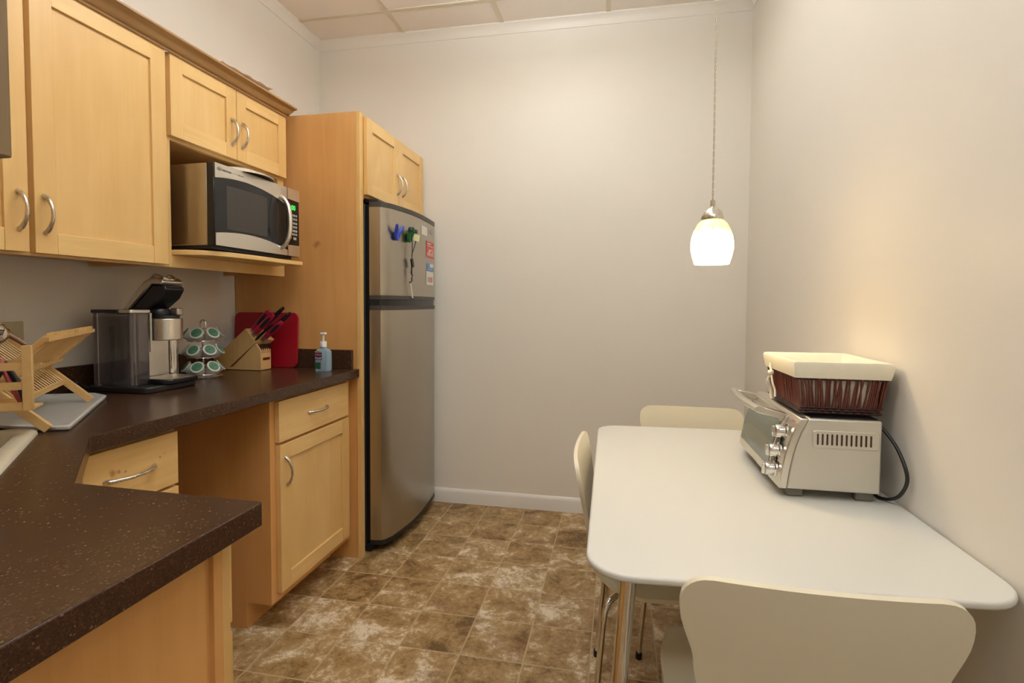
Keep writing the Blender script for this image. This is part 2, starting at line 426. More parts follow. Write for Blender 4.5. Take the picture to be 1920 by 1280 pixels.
# ================================================================== THE ROOM
WT = .1
struct('floor', MB().box(XL - WT, XR + WT, YREAR - WT, YB + WT, -.08, 0), M['floor'])
struct('ceiling', MB().box(XL - WT, XR + WT, YREAR - WT, YB + WT, ZC, ZC + .08), M['ceil'])
ceil_o = bpy.data.objects['ceiling']
g = MB()
for i in range(-1, 5): 
    x = -1.2896 + .6071 * i
    if XL < x < XR: g.box(x - .012, x + .012, YREAR, YB - .02, ZC - .004, ZC + .001)
for j in range(0, 9):
    y = 2.8286 - .6071 * j
    g.box(XL, XR, y - .012, y + .012, ZC - .005, ZC + .001)
build('ceiling_grid', g, M['tee'], ceil_o, origin=(0, 0, 0))
struct('wall_back', MB().box(XL - WT, XR + WT, YB, YB + WT, 0, ZC), M['wall'])
struct('wall_left', MB().box(XL - WT, XL, .03, YB, 0, ZC), M['wall'])
struct('wall_right', MB().box(XR, XR + WT, YREAR, YB, 0, ZC), M['wall'])
struct('wall_front', MB().box(XL - WT, -.52, -.07, .03, 0, ZC), M['wall'])
struct('wall_left_rear', MB().box(-.95 - WT, -.95, YREAR, -.07, 0, ZC), M['wall'])
struct('wall_rear', MB().box(-1.05, XR + WT, YREAR - WT, YREAR, 0, ZC), M['wall'])
# baseboards
bb = [(0, 0), (.014, 0), (.014, .066), (.010, .078), (.004, .086), (0, .086)]
struct('baseboard_back', MB().prism([(YB - p[0], p[1]) for p in bb], XL, XR, 'x'), M['trim'], smooth=50)
struct('baseboard_right', MB().prism([(XR - p[0], p[1]) for p in bb], YREAR, YB - .014, 'y'), M['trim'], smooth=50)
# small cove moulding where walls meet the ceiling
cv = [(0, 0), (0, -.058), (.004, -.058), (.006, -.045), (.012, -.028), (.022, -.014), (.030, -.008), (.030, 0)]
struct('trim_1', MB().prism([(YB - p[0], ZC + p[1]) for p in cv], XL, XR, 'x'), M['wall'], smooth=50)
struct('trim_2', MB().prism([(XL + p[0], ZC + p[1]) for p in cv], .03, YB - .03, 'y'), M['wall'], smooth=50)
struct('trim_3', MB().prism([(XR - p[0], ZC + p[1]) for p in cv], YREAR, YB - .03, 'y'), M['wall'], smooth=50)

# ------------------------------------------------------------------ ceiling fixtures (above and behind the camera, one with an added uplight)
def wrap_light(x0, x1, y0, y1, strength, label):
    """square surface fixture: white pan against the ceiling, glowing lens hanging below it"""
    t = thing('ceiling_light', label, 'ceiling light', ((x0 + x1) / 2, (y0 + y1) / 2, ZC - .09))
    build('pan', MB().box(x0, x1, y0, y1, ZC - .022, ZC - .0055), M['white'], t, bevel=.004)
    em = plain('glowing diffuser', (.9, .9, .9), .5, emit=TROFFER_RGB, es=strength)
    build('lens', MB().prism([(x0 + .02, ZC - .0225), (x0 + .05, ZC - .115), (x1 - .05, ZC - .115), (x1 - .02, ZC - .0225)], y0 + .02, y1 - .02, 'y'), em, t, bevel=.01)
wrap_light(-.668, -.092, .415, .992, TROFFER_NEAR, 'square surface-mounted ceiling light above the aisle beside the peninsula')
t = thing('ceiling_light', 'unseen square suspended light added to brighten the ceiling over the aisle in front of the refrigerator', 'ceiling light', (-.38, 1.88, 2.59))  # unseen fixture added, hung below the ceiling to light it
em = plain('added suspended glow', (.9, .9, .9), .5, emit=TROFFER_RGB, es=TROFFER_FAR)
build('lens', MB().prism([(-.66, 2.640), (-.63, 2.590), (-.13, 2.590), (-.10, 2.640)], 1.60, 2.16, 'y'), em, t, bevel=.01)
em2 = plain('added uplight glow', (.9, .9, .9), .5, emit=TROFFER_RGB, es=ADDED_UPLIGHT)
build('added_uplight', MB().box(-.655, -.105, 1.605, 2.155, 2.6465, 2.66), em2, t)
build('frame', MB().box(-.664, -.096, 1.596, 2.164, 2.6403, 2.6462), M['white'], t)
for xx in (-.62, -.14):
    for yy in (1.64, 2.12): build('suspension_rod', MB().tube([(xx, yy, 2.6602), (xx, yy, ZC - .0055)], .003, 8), M['nickel'], t, smooth=60)
wrap_light(-.061, .516, -.80, -.22, TROFFER_REAR, 'square surface-mounted ceiling light in the passage behind the photographer')

# ================================================================== CABINETRY HELPERS
def pull(parent, p0, p1, out, bow=.030, r=.0048):
    """bow handle from p0 to p1 standing off along out"""
    p0, p1, out = Vector(p0), Vector(p1), Vector(out).normalized()
    pts = []; n = 16; rs = []
    for i in range(n + 1):
        t = i / n; h = math.sin(PI * t) ** .62
        pts.append(p0.lerp(p1, t) + out * (bow * h)); rs.append(r * (1.35 - .45 * math.sin(PI * t)))
    pts = [p0 - out * .001] + pts + [p1 - out * .001]; rs = [rs[0]] + rs + [rs[-1]]
    return build('handle', MB().tube(pts, rs, 10), M['nickel'], parent, smooth=60)

def door_x(parent, x, y0, y1, z0, z1, t=.020, fr=.058, rec=.008, name='door', handle=None, panel_mat=None, bow=.03):
    """shaker door in the plane x = const, face at x (facing +x)"""
    d = build(name, MB().box(x - t + .003, x - rec, y0 + fr - .004, y1 - fr + .004, z0 + fr - .004, z1 - fr + .004), panel_mat or M['maple'], parent)
    for a_, b_ in ((y0, y0 + fr), (y1 - fr, y1)): build('stile', MB().box(x - t, x, a_, b_, z0, z1), M['maple'], d, bevel=.0012)
    for a_, b_ in ((z0, z0 + fr), (z1 - fr, z1)): build('rail', MB().box(x - t, x - .0003, y0 + fr, y1 - fr, a_, b_), M['maple_y'], d, bevel=.0012)
    if handle: pull(d, (x, *handle[0]), (x, *handle[1]), (1, 0, 0), bow)
    return d

# ------------------------------------------------------------------ upper cabinets on the left wall
XU = -1.5283                  # door faces
XF = XU - .020                # face frame
U1 = thing('wall_cabinet', 'tall maple wall cabinet left of the microwave, two shaker doors with bow pulls', 'wall cabinet', (XL, .99, 1.348))
b = MB()
b.box(XL + .002, XF - .018, .41, .428, 1.352, 2.0913); b.box(XL + .002, XF - .018, 1.567, 1.585, 1.352, 2.0913)
b.box(XL + .002, XF - .018, .428, 1.567, 1.366, 1.384); b.box(XL + .002, XF - .018, .428, 1.567, 2.073, 2.0913)
b.box(XL + .002, XL + .012, .428, 1.567, 1.384, 2.073)
build('carcass', b, M['maple_side'], U1)
f = MB()
f.box(XF - .018, XF, .41, .71, 1.348, 2.0913); f.box(XF - .018, XF, 1.545, 1.5905, 1.348, 2.0913)
f.box(XF - .018, XF, .71, 1.545, 1.348, 1.386); f.box(XF - .018, XF, .71, 1.545, 2.05, 2.0913)
f.box(XF - .018, XF, 1.105, 1.165, 1.386, 2.05)
build('face_frame', f, M['maple'], U1)
door_x(U1, XU, .70, 1.129, 1.355, 2.088, handle=((1.104, 1.412), (1.104, 1.512)))
door_x(U1, XU, 1.1435, 1.5715, 1.355, 2.088, handle=((1.168, 1.410), (1.168, 1.511)))

U2 = thing('microwave_cabinet', 'maple wall cabinet with open microwave niche and curved shelf under two small doors', 'wall cabinet', (XL, 1.92, 1.348))
b = MB()
b.box(XL + .002, XF - .018, 1.5865, 1.6045, 1.352, 2.0913); b.box(XL + .002, XF - .018, 2.2297, 2.2477, 1.352, 2.0913)
b.box(XL + .002, XF - .018, 1.6045, 2.2297, 1.800, 1.818); b.box(XL + .002, XF - .018, 1.6045, 2.2297, 2.073, 2.0913)
b.box(XL + .002, XL + .012, 1.6045, 2.2297, 1.411, 2.073)
build('carcass', b, M['maple_side'], U2)
f = MB()
f.box(XF - .018, XF, 1.5915, 1.604, 1.348, 2.0913); f.box(XF - .018, XF, 2.205, 2.2477, 1.348, 2.0913)
f.box(XF - .018, XF, 1.604, 2.205, 1.348, 1.3905); f.box(XF - .018, XF, 1.604, 2.205, 1.792, 1.822); f.box(XF - .018, XF, 1.604, 2.205, 2.05, 2.0913)
build('face_frame', f, M['maple'], U2)
sh = [(XL + .003, 1.6055), (XF - .019, 1.6055), (XF + .004, 1.6055), (-1.50, 1.610), (-1.462, 1.628), (-1.435, 1.655), (-1.418, 1.690), (-1.408, 1.74), (-1.402, 1.84), (-1.402, 2.170), (XF + .001, 2.170), (XF + .001, 2.204), (XL + .003, 2.204)]
build('shelf', MB().prism(sh, 1.3915, 1.4095, 'z'), M['maple_y'], U2, bevel=.002)
door_x(U2, XU, 1.591, 1.9145, 1.803, 2.088, handle=((1.8868, 1.857), (1.8868, 1.957)), fr=.055)
door_x(U2, XU, 1.9178, 2.2417, 1.803, 2.088, handle=((1.9455, 1.860), (1.9455, 1.958)), fr=.055)

# crown moulding of the upper run, returned at its far end
prof = [(0, 2.0835), (.006, 2.0835), (.008, 2.090), (.014, 2.092), (.017, 2.099), (.026, 2.108), (.033, 2.117), (.040, 2.120), (.045, 2.124), (.045, 2.1303), (0, 2.1303)]
c_ = MB(); n = len(prof)
y_end = 2.2417
path_out = []
for d, z in prof: path_out.append([(XU + .0005 + d, .41, z), (XU + .0005 + d, y_end - .002 + d * .55, z), (XL + .003, y_end - .002 + d * .55, z)])
for s_ in range(2):
    for i in range(n):
        A, B = path_out[i], path_out[(i + 1) % n]
        c_.faces([A[s_], A[s_ + 1], B[s_ + 1], B[s_]], [(0, 1, 2, 3)])
bmesh.ops.remove_doubles(c_.bm, verts=c_.bm.verts[:], dist=1e-5)
cr_ = build('crown_moulding', c_, M['crown'], None, origin=(XU, 1.3, 2.1), smooth=50)
tag(cr_, 'dark-stained stepped crown moulding running along the top of the wall cabinets', 'moulding')

# wall cabinet on the near wall, seen from its end
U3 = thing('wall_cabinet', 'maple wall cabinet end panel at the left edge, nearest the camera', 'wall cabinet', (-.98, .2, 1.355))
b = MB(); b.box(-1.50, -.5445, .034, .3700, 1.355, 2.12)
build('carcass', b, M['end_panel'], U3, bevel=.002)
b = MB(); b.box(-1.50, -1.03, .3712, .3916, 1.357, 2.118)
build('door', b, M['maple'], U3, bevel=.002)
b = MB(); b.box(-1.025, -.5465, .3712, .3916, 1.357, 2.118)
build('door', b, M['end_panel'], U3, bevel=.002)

# ------------------------------------------------------------------ base cabinets
XD = -1.2281; XB = XD - .020
# drawer cabinet beside the corner
B1 = thing('drawer_cabinet', 'maple drawer base beside the sink corner with one tall knotty drawer front in view', 'base cabinet', (-1.55, 1.15, 0))
b = MB(); b.box(XL + .004, XB - .018, 1.004, 1.288, .10, CT - .04); b.box(XL + .004, -1.3527, 1.004, 1.288, 0, .10)
build('carcass', b, M['maple_side'], B1)
b = MB(); b.box(XB - .0178, XB, 1.004, 1.288, .10, CT - .04)
build('face_frame', b, M['maple'], B1)
d = build('drawer', MB().box(XD - .02, XD, 1.0065, 1.2812, .7095, .8586), knots(M['maple_y'], 'knotty maple', [(.322, -.070, .798, .016), (.322, -.052, .797, .010), (.322, -.035, .792, .006), (.322, .070, .800, .006), (.322, .085, .806, .005)]), B1, bevel=.0015)
pull(d, (XD, 1.060, .782), (XD, 1.2015, .783), (1, 0, 0), .030)
d = build('drawer', MB().box(XD - .02, XD, 1.0065, 1.2812, .42, .7015), M['maple_y'], B1, bevel=.0015)
pull(d, (XD, 1.075, .58), (XD, 1.205, .58), (1, 0, 0))
d = build('drawer', MB().box(XD - .02, XD, 1.0065, 1.2812, .12, .412), M['maple_y'], B1, bevel=.0015)
pull(d, (XD, 1.075, .30), (XD, 1.205, .30), (1, 0, 0))

# cabinet with drawer over door
B2 = thing('base_cabinet', 'maple base cabinet with drawer over shaker door, next to the refrigerator panel', 'base cabinet', (-1.55, 2.0, 0))
side = [(XL + .004, 0), (-1.3527, 0), (-1.3527, .10), (XB - .0, .10), (XB - .0, CT - .04), (XL + .004, CT - .04)]
b = MB(); b.prism(side, 1.7133, 1.7315, 'y'); b.prism(side, 2.283, 2.3012, 'y')
b.box(XL + .005, XB - .02, 1.7315, 2.283, .10, .118); b.box(XL + .005, XL + .015, 1.7315, 2.283, .118, CT - .04)
build('carcass', b, M['maple_side'], B2)
f = MB(); f.box(XB - .018, XB - .0002, 1.7317, 1.748, .10, CT - .04); f.box(XB - .018, XB - .0002, 2.262, 2.2828, .10, CT - .04)
f.box(XB - .018, XB - .0002, 1.748, 2.262, .10, .135); f.box(XB - .018, XB - .0002, 1.748, 2.262, .68, .72); f.box(XB - .018, XB - .0002, 1.748, 2.262, .85, CT - .04)
build('face_frame', f, M['maple_side'], B2)
build('toe_kick', MB().box(-1.3527 - .012, -1.3527, 1.7317, 2.2828, 0, .10), M['maple_side'], B2)
d = build('drawer', MB().box(XD - .02, XD, 1.741, 2.2535, .703, .858), M['maple_y'], B2, bevel=.0015)
pull(d, (XD, 1.932, .780), (XD, 2.066, .781), (1, 0, 0), .028)
door_x(B2, XD, 1.7465, 2.2590, .131, .6915, handle=((1.785, .532), (1.775, .641)), fr=.060, bow=.026)

# refrigerator enclosure: tall side panel and bridge cabinet
YP0, YP1 = 2.3032, 2.3359
tp = build('tall_side_panel', MB().box(XL + .003, -1.2085, YP0 + .003, YP1 - .003, .0, 2.1146), knots(M['maple_side'], 'knotty maple panel', [(.085, -.014, 1.502, .028)]), None, origin=(-1.5, 2.32, 0))
tag(tp, 'tall maple side panel standing between the counter end and the refrigerator', 'panel')
build('face_strip', MB().box(-1.2085, -1.189, YP0, YP1, 0, 2.1146), M['maple'], tp, origin=(-1.5, 2.32, 0), bevel=.001)
U4 = thing('wall_cabinet', 'two-door maple cabinet over the refrigerator, deep and high', 'wall cabinet', (-1.5, 2.7, 1.73))
b = MB(); b.box(XL + .003, -1.190, YP1 + .0005, 3.088, 1.725, 2.107)
build('carcass', b, M['maple_side'], U4)
XV = -1.168
door_x(U4, XV, 2.338, 2.702, 1.737, 2.098, handle=((2.683, 1.806), (2.683, 1.908)), fr=.055)
door_x(U4, XV, 2.706, 3.066, 1.737, 2.098, handle=((2.748, 1.806), (2.748, 1.908)), fr=.055)

# corner sink cabinet with diagonal front and peninsula cabinet
B3 = thing('corner_cabinet', 'maple corner sink base with angled front under the chamfered counter corner', 'base cabinet', (-1.5, .5, 0))
poly = [(XL + .004, .034), (-.99, .034), (-.99, .722), (-1.2281, .982), (-1.2281, 1.0025), (XL + .004, 1.0025)]
b = MB().prism(poly, .10, CT - .04, 'z'); b2 = [(XL + .004, .034), (-.99, .034), (-.99, .62), (-1.33, .98), (XL + .004, .98)]
b.prism(b2, 0, .10, 'z')
# hollow for the bowl is hidden by the sink deck
build('carcass', b, M['maple'], B3)
B4 = thing('peninsula_cabinet', 'maple peninsula base under the near end of the dark counter, plain end panel', 'base cabinet', (-.78, .4, 0))
b = MB(); b.box(-.986, -.5945, .034, .690, .10, CT - .04); b.box(-.986, -.5945, .034, .62, 0, .10)
build('carcass', b, M['maple_side'], B4)
f = MB(); f.box(-.986, -.5865, .6902, .706, .10, CT - .04)
build('face_frame', f, M['maple'], B4, bevel=.001)
f = MB(); f.box(-.5945, -.5865, .672, .690, 0, CT - .04); f.box(-.5945, -.5900, .034, .660, 0, CT - .04)
build('end_panel', f, M['maple_side'], B4)
d = build('door', MB().box(-.955, -.600, .7062, .7265, .13, .70), M['maple'], B4, bevel=.0015)
pull(d, (-.63, .7265, .64), (-.63, .7265, .54), (0, 1, 0))
d = build('drawer', MB().box(-.955, -.600, .7062, .7265, .715, .855), M['maple_x'], B4, bevel=.0015)
pull(d, (-.70, .7265, .785), (-.80, .7265, .785), (0, 1, 0))

# ------------------------------------------------------------------ worktop
XC = -1.1961; XPN = -.5435; YPN = .7263
top = MB()
outer = [(XL + .001, .032), (XPN, .032), (XPN, YPN), (-.9136, .7349), (XC, .9998), (XC, YP0 - .001), (XL + .001, YP0 - .001)]
# sink cut-out frame (axes: u along the chamfer, v towards the corner)
u_ = Vector((-1, 1)).normalized(); v_ = Vector((-1, -1)).normalized()
S0 = Vector((-1.3640, 1.016))            # right front corner of the rim
def S(u, v): p = S0 - u_ * u + v_ * v; return (p.x, p.y)
SW, SD = .56, .50
hole = [S(.012, .012), S(SW - .012, .012), S(SW - .012, SD - .012), S(.012, SD - .012)]
bm = top.bm
def ring(zz): return [bm.verts.new((x, y, zz)) for x, y in outer], [bm.verts.new((x, y, zz)) for x, y in hole]
T = .0381
oT, hT = ring(CT); oB, hB = ring(CT - T)
for A, H, flip in ((oT, hT, False), (oB, hB, True)):
    es = [bm.edges.new((A[i], A[(i + 1) % len(A)])) for i in range(len(A))] + [bm.edges.new((H[i], H[(i + 1) % 4])) for i in range(4)]
    bmesh.ops.triangle_fill(bm, use_beauty=True, edges=es, use_dissolve=False)
for A, B in ((oT, oB), (hT, hB)):
    for i in range(len(A)): bm.faces.new((A[i], A[(i + 1) % len(A)], B[(i + 1) % len(A)], B[i]))
W0 = (-1.5, 1.2, CT)
wt = build('worktop', top, M['counter'], None, origin=W0, bevel=.0022)
tag(wt, 'dark brown speckled laminate worktop running along the left wall and onto the peninsula', 'countertop')
build('backsplash', MB().box(XL + .001, XL + .019, .04, YP0 - .020, CT + .0003, 1.0005), M['counter'], wt, origin=W0, bevel=.0015)
build('side_splash', MB().box(XL + .0195, -1.2270, YP0 - .0195, YP0 - .0005, CT + .0003, 1.003), M['counter'], wt, origin=W0, bevel=.0015)

# ------------------------------------------------------------------ sink
sk = thing('kitchen_sink', 'bone enamel drop-in sink set into the dark corner worktop', 'sink', (*S(SW / 2, SD / 2), CT))
def rr_uv(u0, u1, v0, v1, r, z, n=5): return [(*S(*p), z) for p in rrect(u0, u1, v0, v1, r, n)]
rings = [rr_uv(-.004, SW + .004, -.004, SD + .004, .045, CT + .0005), rr_uv(-.002, SW + .002, -.002, SD + .002, .044, CT + .007), rr_uv(.004, SW - .004, .004, SD - .004, .042, CT + .011),
         rr_uv(.032, SW - .032, .030, SD - .075, .050, CT + .010), rr_uv(.040, SW - .040, .038, SD - .083, .052, CT + .002), rr_uv(.050, SW - .050, .048, SD - .093, .055, CT - .03)]
k_ = MB(); prev = None
for r_ in rings:
    cur = [k_.bm.verts.new(p) for p in r_]
    if prev:
        for i in range(len(cur)): k_.bm.faces.new((prev[i], prev[(i + 1) % len(cur)], cur[(i + 1) % len(cur)], cur[i]))
    prev = cur
build('rim', k_, M['sink'], sk, smooth=60)
k_ = MB(); prev = None
for r_ in [rr_uv(.050, SW - .050, .048, SD - .093, .055, CT - .03), rr_uv(.062, SW - .062, .060, SD - .105, .06, CT - .036 - .0), rr_uv(.07, SW - .07, .07, SD - .115, .06, CT - .037)]:
    cur = [k_.bm.verts.new(p) for p in r_]
    if prev:
        for i in range(len(cur)): k_.bm.faces.new((prev[i], prev[(i + 1) % len(cur)], cur[(i + 1) % len(cur)], cur[i]))
    prev = cur
k_.bm.faces.new(prev)
build('bowl', k_, M['sink'], sk, smooth=60)

# ================================================================== REFRIGERATOR
fy0, fy1 = 2.365, 3.045
fr_ = thing('refrigerator', 'stainless steel top-freezer refrigerator with black sides between tall panel and back wall', 'refrigerator', (-1.45, 2.7, 0))
build('body', MB().box(XL + .01, -1.197, fy0, fy1, .035, 1.700), M['black_body'], fr_, bevel=.004)
ys = [2.36, 2.366, 2.385, 2.42, 2.51, 2.61, 2.68, 2.75, 2.85, 2.94, 3.00, 3.035, 3.045]
xs = [-1.145, -1.118, -1.102, -1.087, -1.072, -1.0605, -1.059, -1.0600, -1.0665, -1.075, -1.0815, -1.088, -1.115]
def fx(y):
    for i in range(len(ys) - 1):
        if ys[i] <= y <= ys[i + 1]:
            t = (y - ys[i]) / (ys[i + 1] - ys[i]); return xs[i] * (1 - t) + xs[i + 1] * t
    return xs[-1]
front = [(x, y) for x, y in zip(xs, ys)]
def slab_door(name, z0, z1, mat, off=0, back=-1.172, **k):
    poly_ = [(back, ys[0])] + [(x + off, y) for x, y in front] + [(back, ys[-1])]
    return build(name, MB().prism(poly_, z0, z1, 'z'), mat, k.pop('parent', fr_), smooth=35, **k)
build('gasket', MB().box(-1.1968, -1.1722, fy0 + .006, fy1 - .006, .06, 1.694), M['black'], fr_)
fd = slab_door('freezer_door', 1.262, 1.682, M['steel_z'])
slab_door('door_cap', 1.6825, 1.706, M['dark_grey'], off=.003, parent=fd)
slab_door('door_cap', 1.243, 1.2615, M['dark_grey'], off=.003, parent=fd)
ld = slab_door('refrigerator_door', .070, 1.190, M['steel_z'])
slab_door('door_cap', 1.1905, 1.212, M['dark_grey'], off=.003, parent=ld)
slab_door('door_cap', .048, .0695, M['black'], off=.002, parent=ld)
slab_door('handle_recess', 1.2122, 1.2428, M['black'], off=-.004)
build('hinge_cover', MB().box(-1.22, -1.13, 2.372, 2.42, 1.7065, 1.722), M['black'], fr_, bevel=.004)
build('hinge', MB().box(-1.21, -1.13, 2.372, 2.41, 1.222, 1.234), M['chrome'], fr_, bevel=.002)
build('base_grille', MB().box(-1.25, -1.175, fy0 + .01, fy1 - .01, .006, .046), M['black'], fr_)
for yy in (2.42, 2.98): build('foot', MB().lathe([(.018, 0), (.018, .034)], (-1.23, yy, 0), 12), M['black'], fr_)
# badge on the freezer door
def on_door(y, d=.0): return Vector((fx(y) + d, y))
def tang(y): return Vector((fx(y + .01) - fx(y - .01), .02, 0)).normalized()
def sticker(name, y0, y1, z0, z1, mat, parent=None, origin=None, off=.0012, th=.0008):
    nseg = 5; vs = []; m_ = MB()
    poly_ = [(fx(y0 + (y1 - y0) * i / nseg) + off + th, y0 + (y1 - y0) * i / nseg) for i in range(nseg + 1)]
    poly_ += [(x - th, y) for x, y in poly_[::-1]]
    m_.prism(poly_, z0, z1, 'z')
    return build(name, m_, mat, parent, origin=origin)
bd = MB(); yc = 2.954; tn = tang(yc); nn = tn.cross(Vector((0, 0, 1)))
R_ = Matrix((tn, Vector((0, 0, 1)), nn)).transposed()
bd.lathe([(.0, 0), (.024, 0), (.022, .003), (0, .003)], (fx(yc) + .0005, yc, 1.636), 24, mat=R_ @ Matrix.Scale(.62, 3, Vector((0, 1, 0))), cap=False)
build('badge', bd, M['keys'], fd, smooth=50)

# things stuck on the freezer door
def clip_magnet(name, yc, z0, z1, w, mat, label, spread):
    t = thing(name, label, 'magnet clip', (fx(yc) + .001, yc, (z0 + z1) / 2))
    x0 = fx(yc) + .002
    m1 = MB(); m1.lathe([(0, 0), (.010, 0), (.010, .006), (0, .006)], (x0, yc, z0 + .030), 16, mat=Matrix.Rotation(PI / 2, 3, 'Y'), cap=False)
    build('magnet', m1, M['black'], t, smooth=50)
    hh = z1 - z0
    for s in (-1, 1):
        pts = [(x0 + .010, yc + s * .004, z0), (x0 + .012, yc + s * w * .22, z0 + hh * .30), (x0 + .014, yc + s * w * .25, z0 + hh * .5), (x0 + .022, yc + s * w * spread * .40, z0 + hh * .75), (x0 + .028, yc + s * w * spread * .52, z1)]
        pp = smoothpath(pts, 5)
        build('jaw', MB().tube(pp, [.007 + .003 * math.sin(PI * i / (len(pp) - 1)) for i in range(len(pp))], 10), mat, t, smooth=60)
    return t
clip_magnet('magnetic_clip', 2.450, 1.534, 1.605, .062, M['blue'], 'blue plastic magnetic clip on the freezer door, left of the green one', 1.15)
gc = clip_magnet('magnetic_clip', 2.567, 1.538, 1.605, .062, M['green'], 'green plastic magnetic clip on the freezer door holding a yellow note', .8)
build('grip', MB().lathe([(.0, -.012), (.016, -.010), (.018, 0), (.014, .012), (0, .014)], (fx(2.565) + .030, 2.551, 1.597), 12, cap=False), M['green_dark'], gc, smooth=60)
build('grip', MB().box(fx(2.6) + .020, fx(2.6) + .034, 2.591, 2.623, 1.586, 1.606), M['green_dark'], gc, bevel=.004)
nt = MB(); xx = fx(2.61) + .034
nt.faces([(xx, 2.556, 1.545), (xx + .004, 2.618, 1.543), (xx + .006, 2.628, 1.578), (xx + .002, 2.565, 1.576), (xx + .001, 2.556, 1.545), (xx + .005, 2.618, 1.543), (xx + .007, 2.628, 1.578), (xx + .003, 2.565, 1.576)],
         [(3, 2, 1, 0), (4, 5, 6, 7), (0, 1, 5, 4), (1, 2, 6, 5), (2, 3, 7, 6), (3, 0, 4, 7)])
nt_o = build('note', nt, M['note'], None, origin=(xx, 2.61, 1.56)); tag(nt_o, 'small pale yellow note clipped in the green magnetic clip', 'note')
ly = thing('lanyard', 'black cord lanyard hanging from the green clip with a white pen at its end', 'lanyard', (fx(2.6) + .02, 2.6, 1.45))
xo = fx(2.6) + .016
build('cord', MB().tube(smoothpath([(xo + .012, 2.556, 1.55), (xo + .008, 2.567, 1.515), (xo + .004, 2.576, 1.483), (xo + .002, 2.577, 1.46), (xo + .002, 2.577, 1.43)], 5), .0022, 8), M['black'], ly, smooth=60)
build('cord', MB().tube(smoothpath([(xo + .012, 2.609, 1.548), (xo + .008, 2.595, 1.515), (xo + .004, 2.579, 1.483), (xo, 2.578, 1.47)], 5), .0022, 8), M['black'], ly, smooth=60)
build('buckle', MB().prism([(2.563, 1.450), (2.585, 1.456), (2.601, 1.412), (2.579, 1.408)], xo - .003, xo + .007, 'x'), M['black'], ly, bevel=.002)
build('cord', MB().tube([(xo, 2.580, 1.412), (xo, 2.578, 1.385), (xo + .002, 2.576, 1.37)], .004, 8), M['black'], ly, smooth=60)
build('hook', MB().tube(smoothpath([(xo, 2.569, 1.388), (xo + .002, 2.576, 1.372), (xo + .002, 2.589, 1.366)], 4), .0035, 8), M['black'], ly, smooth=60)
build('cord', MB().tube([(xo, 2.581, 1.362), (xo, 2.580, 1.336)], .0032, 8), M['black'], ly, smooth=60)
pn = build('pen', MB().tube([(xo - .001, 2.563, 1.330), (xo - .004, 2.585, 1.290), (xo - .006, 2.605, 1.252)], [.0042, .0040, .0042], 10), M['white_gloss'], ly, smooth=60, label='white pen')
build('pen_cap', MB().tube([(xo - .001, 2.561, 1.334), (xo - .001, 2.563, 1.330)], .0055, 10), M['black'], pn)
build('pen_tip', MB().tube([(xo - .006, 2.605, 1.252), (xo - .007, 2.608, 1.246)], [.0048, .002], 10), M['black'], pn)
def top_sticker(name, y0, y1, z0, z1, mat, label, cat='sticker'):
    org = (fx((y0 + y1) / 2), (y0 + y1) / 2, (z0 + z1) / 2)
    o = sticker(name, y0, y1, z0, z1, mat, None, org); tag(o, label, cat); return o, org
top_sticker('sticker', 2.752, 2.853, 1.602, 1.650, M['paper'], 'blank white square sticker high on the freezer door')
rs_, og = top_sticker('sticker', 2.843, 3.008, 1.486, 1.577, M['red_sticker'], 'red sticker with white figure and lettering on the freezer door')
sticker('print', 2.858, 2.940, 1.562, 1.568, M['paper'], rs_, og, .0021, .0003)
sticker('print', 2.858, 2.995, 1.550, 1.553, M['paper'], rs_, og, .0021, .0003)
for k_i in range(4): sticker('print', 2.952, 2.992, 1.538 - k_i * .008, 1.541 - k_i * .008, M['paper'], rs_, og, .0021, .0003)
for k_i in range(3): sticker('print', 2.858, 2.994, 1.498 + k_i * .006, 1.5005 + k_i * .006, M['paper'], rs_, og, .0021, .0003)
fg = MB(); xq = fx(2.9) + .0026
for poly_ in ([(2.880, 1.545), (2.889, 1.545), (2.905, 1.528), (2.933, 1.534), (2.933, 1.529), (2.910, 1.518), (2.892, 1.507), (2.888, 1.511), (2.896, 1.522), (2.890, 1.530)],):
    fg.prism(poly_, xq - .0006, xq, 'x')
build('figure', fg, M['paper'], rs_, origin=og)
bw, og = top_sticker('sticker', 2.853, 2.985, 1.408, 1.452, M['blue_sticker'], 'blue and white sticker below the red one on the freezer door')
wv = MB(); xq = fx(2.92) - .0005
wv.prism([(2.858, 1.4515), (2.975, 1.4515), (2.975, 1.438), (2.962, 1.431), (2.935, 1.429), (2.905, 1.434), (2.880, 1.443)], fx(2.92) + .0018, fx(2.92) + .0026, 'x')
build('print', wv, M['paper'], bw, origin=og)
sticker('print', 2.88, 2.965, 1.418, 1.421, M['paper'], bw, og, .0021, .0003)
ph, og = top_sticker('sticker', 2.842, 2.998, 1.330, 1.4065, M['paper'], 'white card with small photo, lowest of the stickers on the freezer door')
sticker('print', 2.865, 2.935, 1.345, 1.375, M['keys'], ph, og, .0021, .0003)
sticker('print', 2.935, 2.972, 1.345, 1.375, M['stop_red'], ph, og, .0021, .0003)

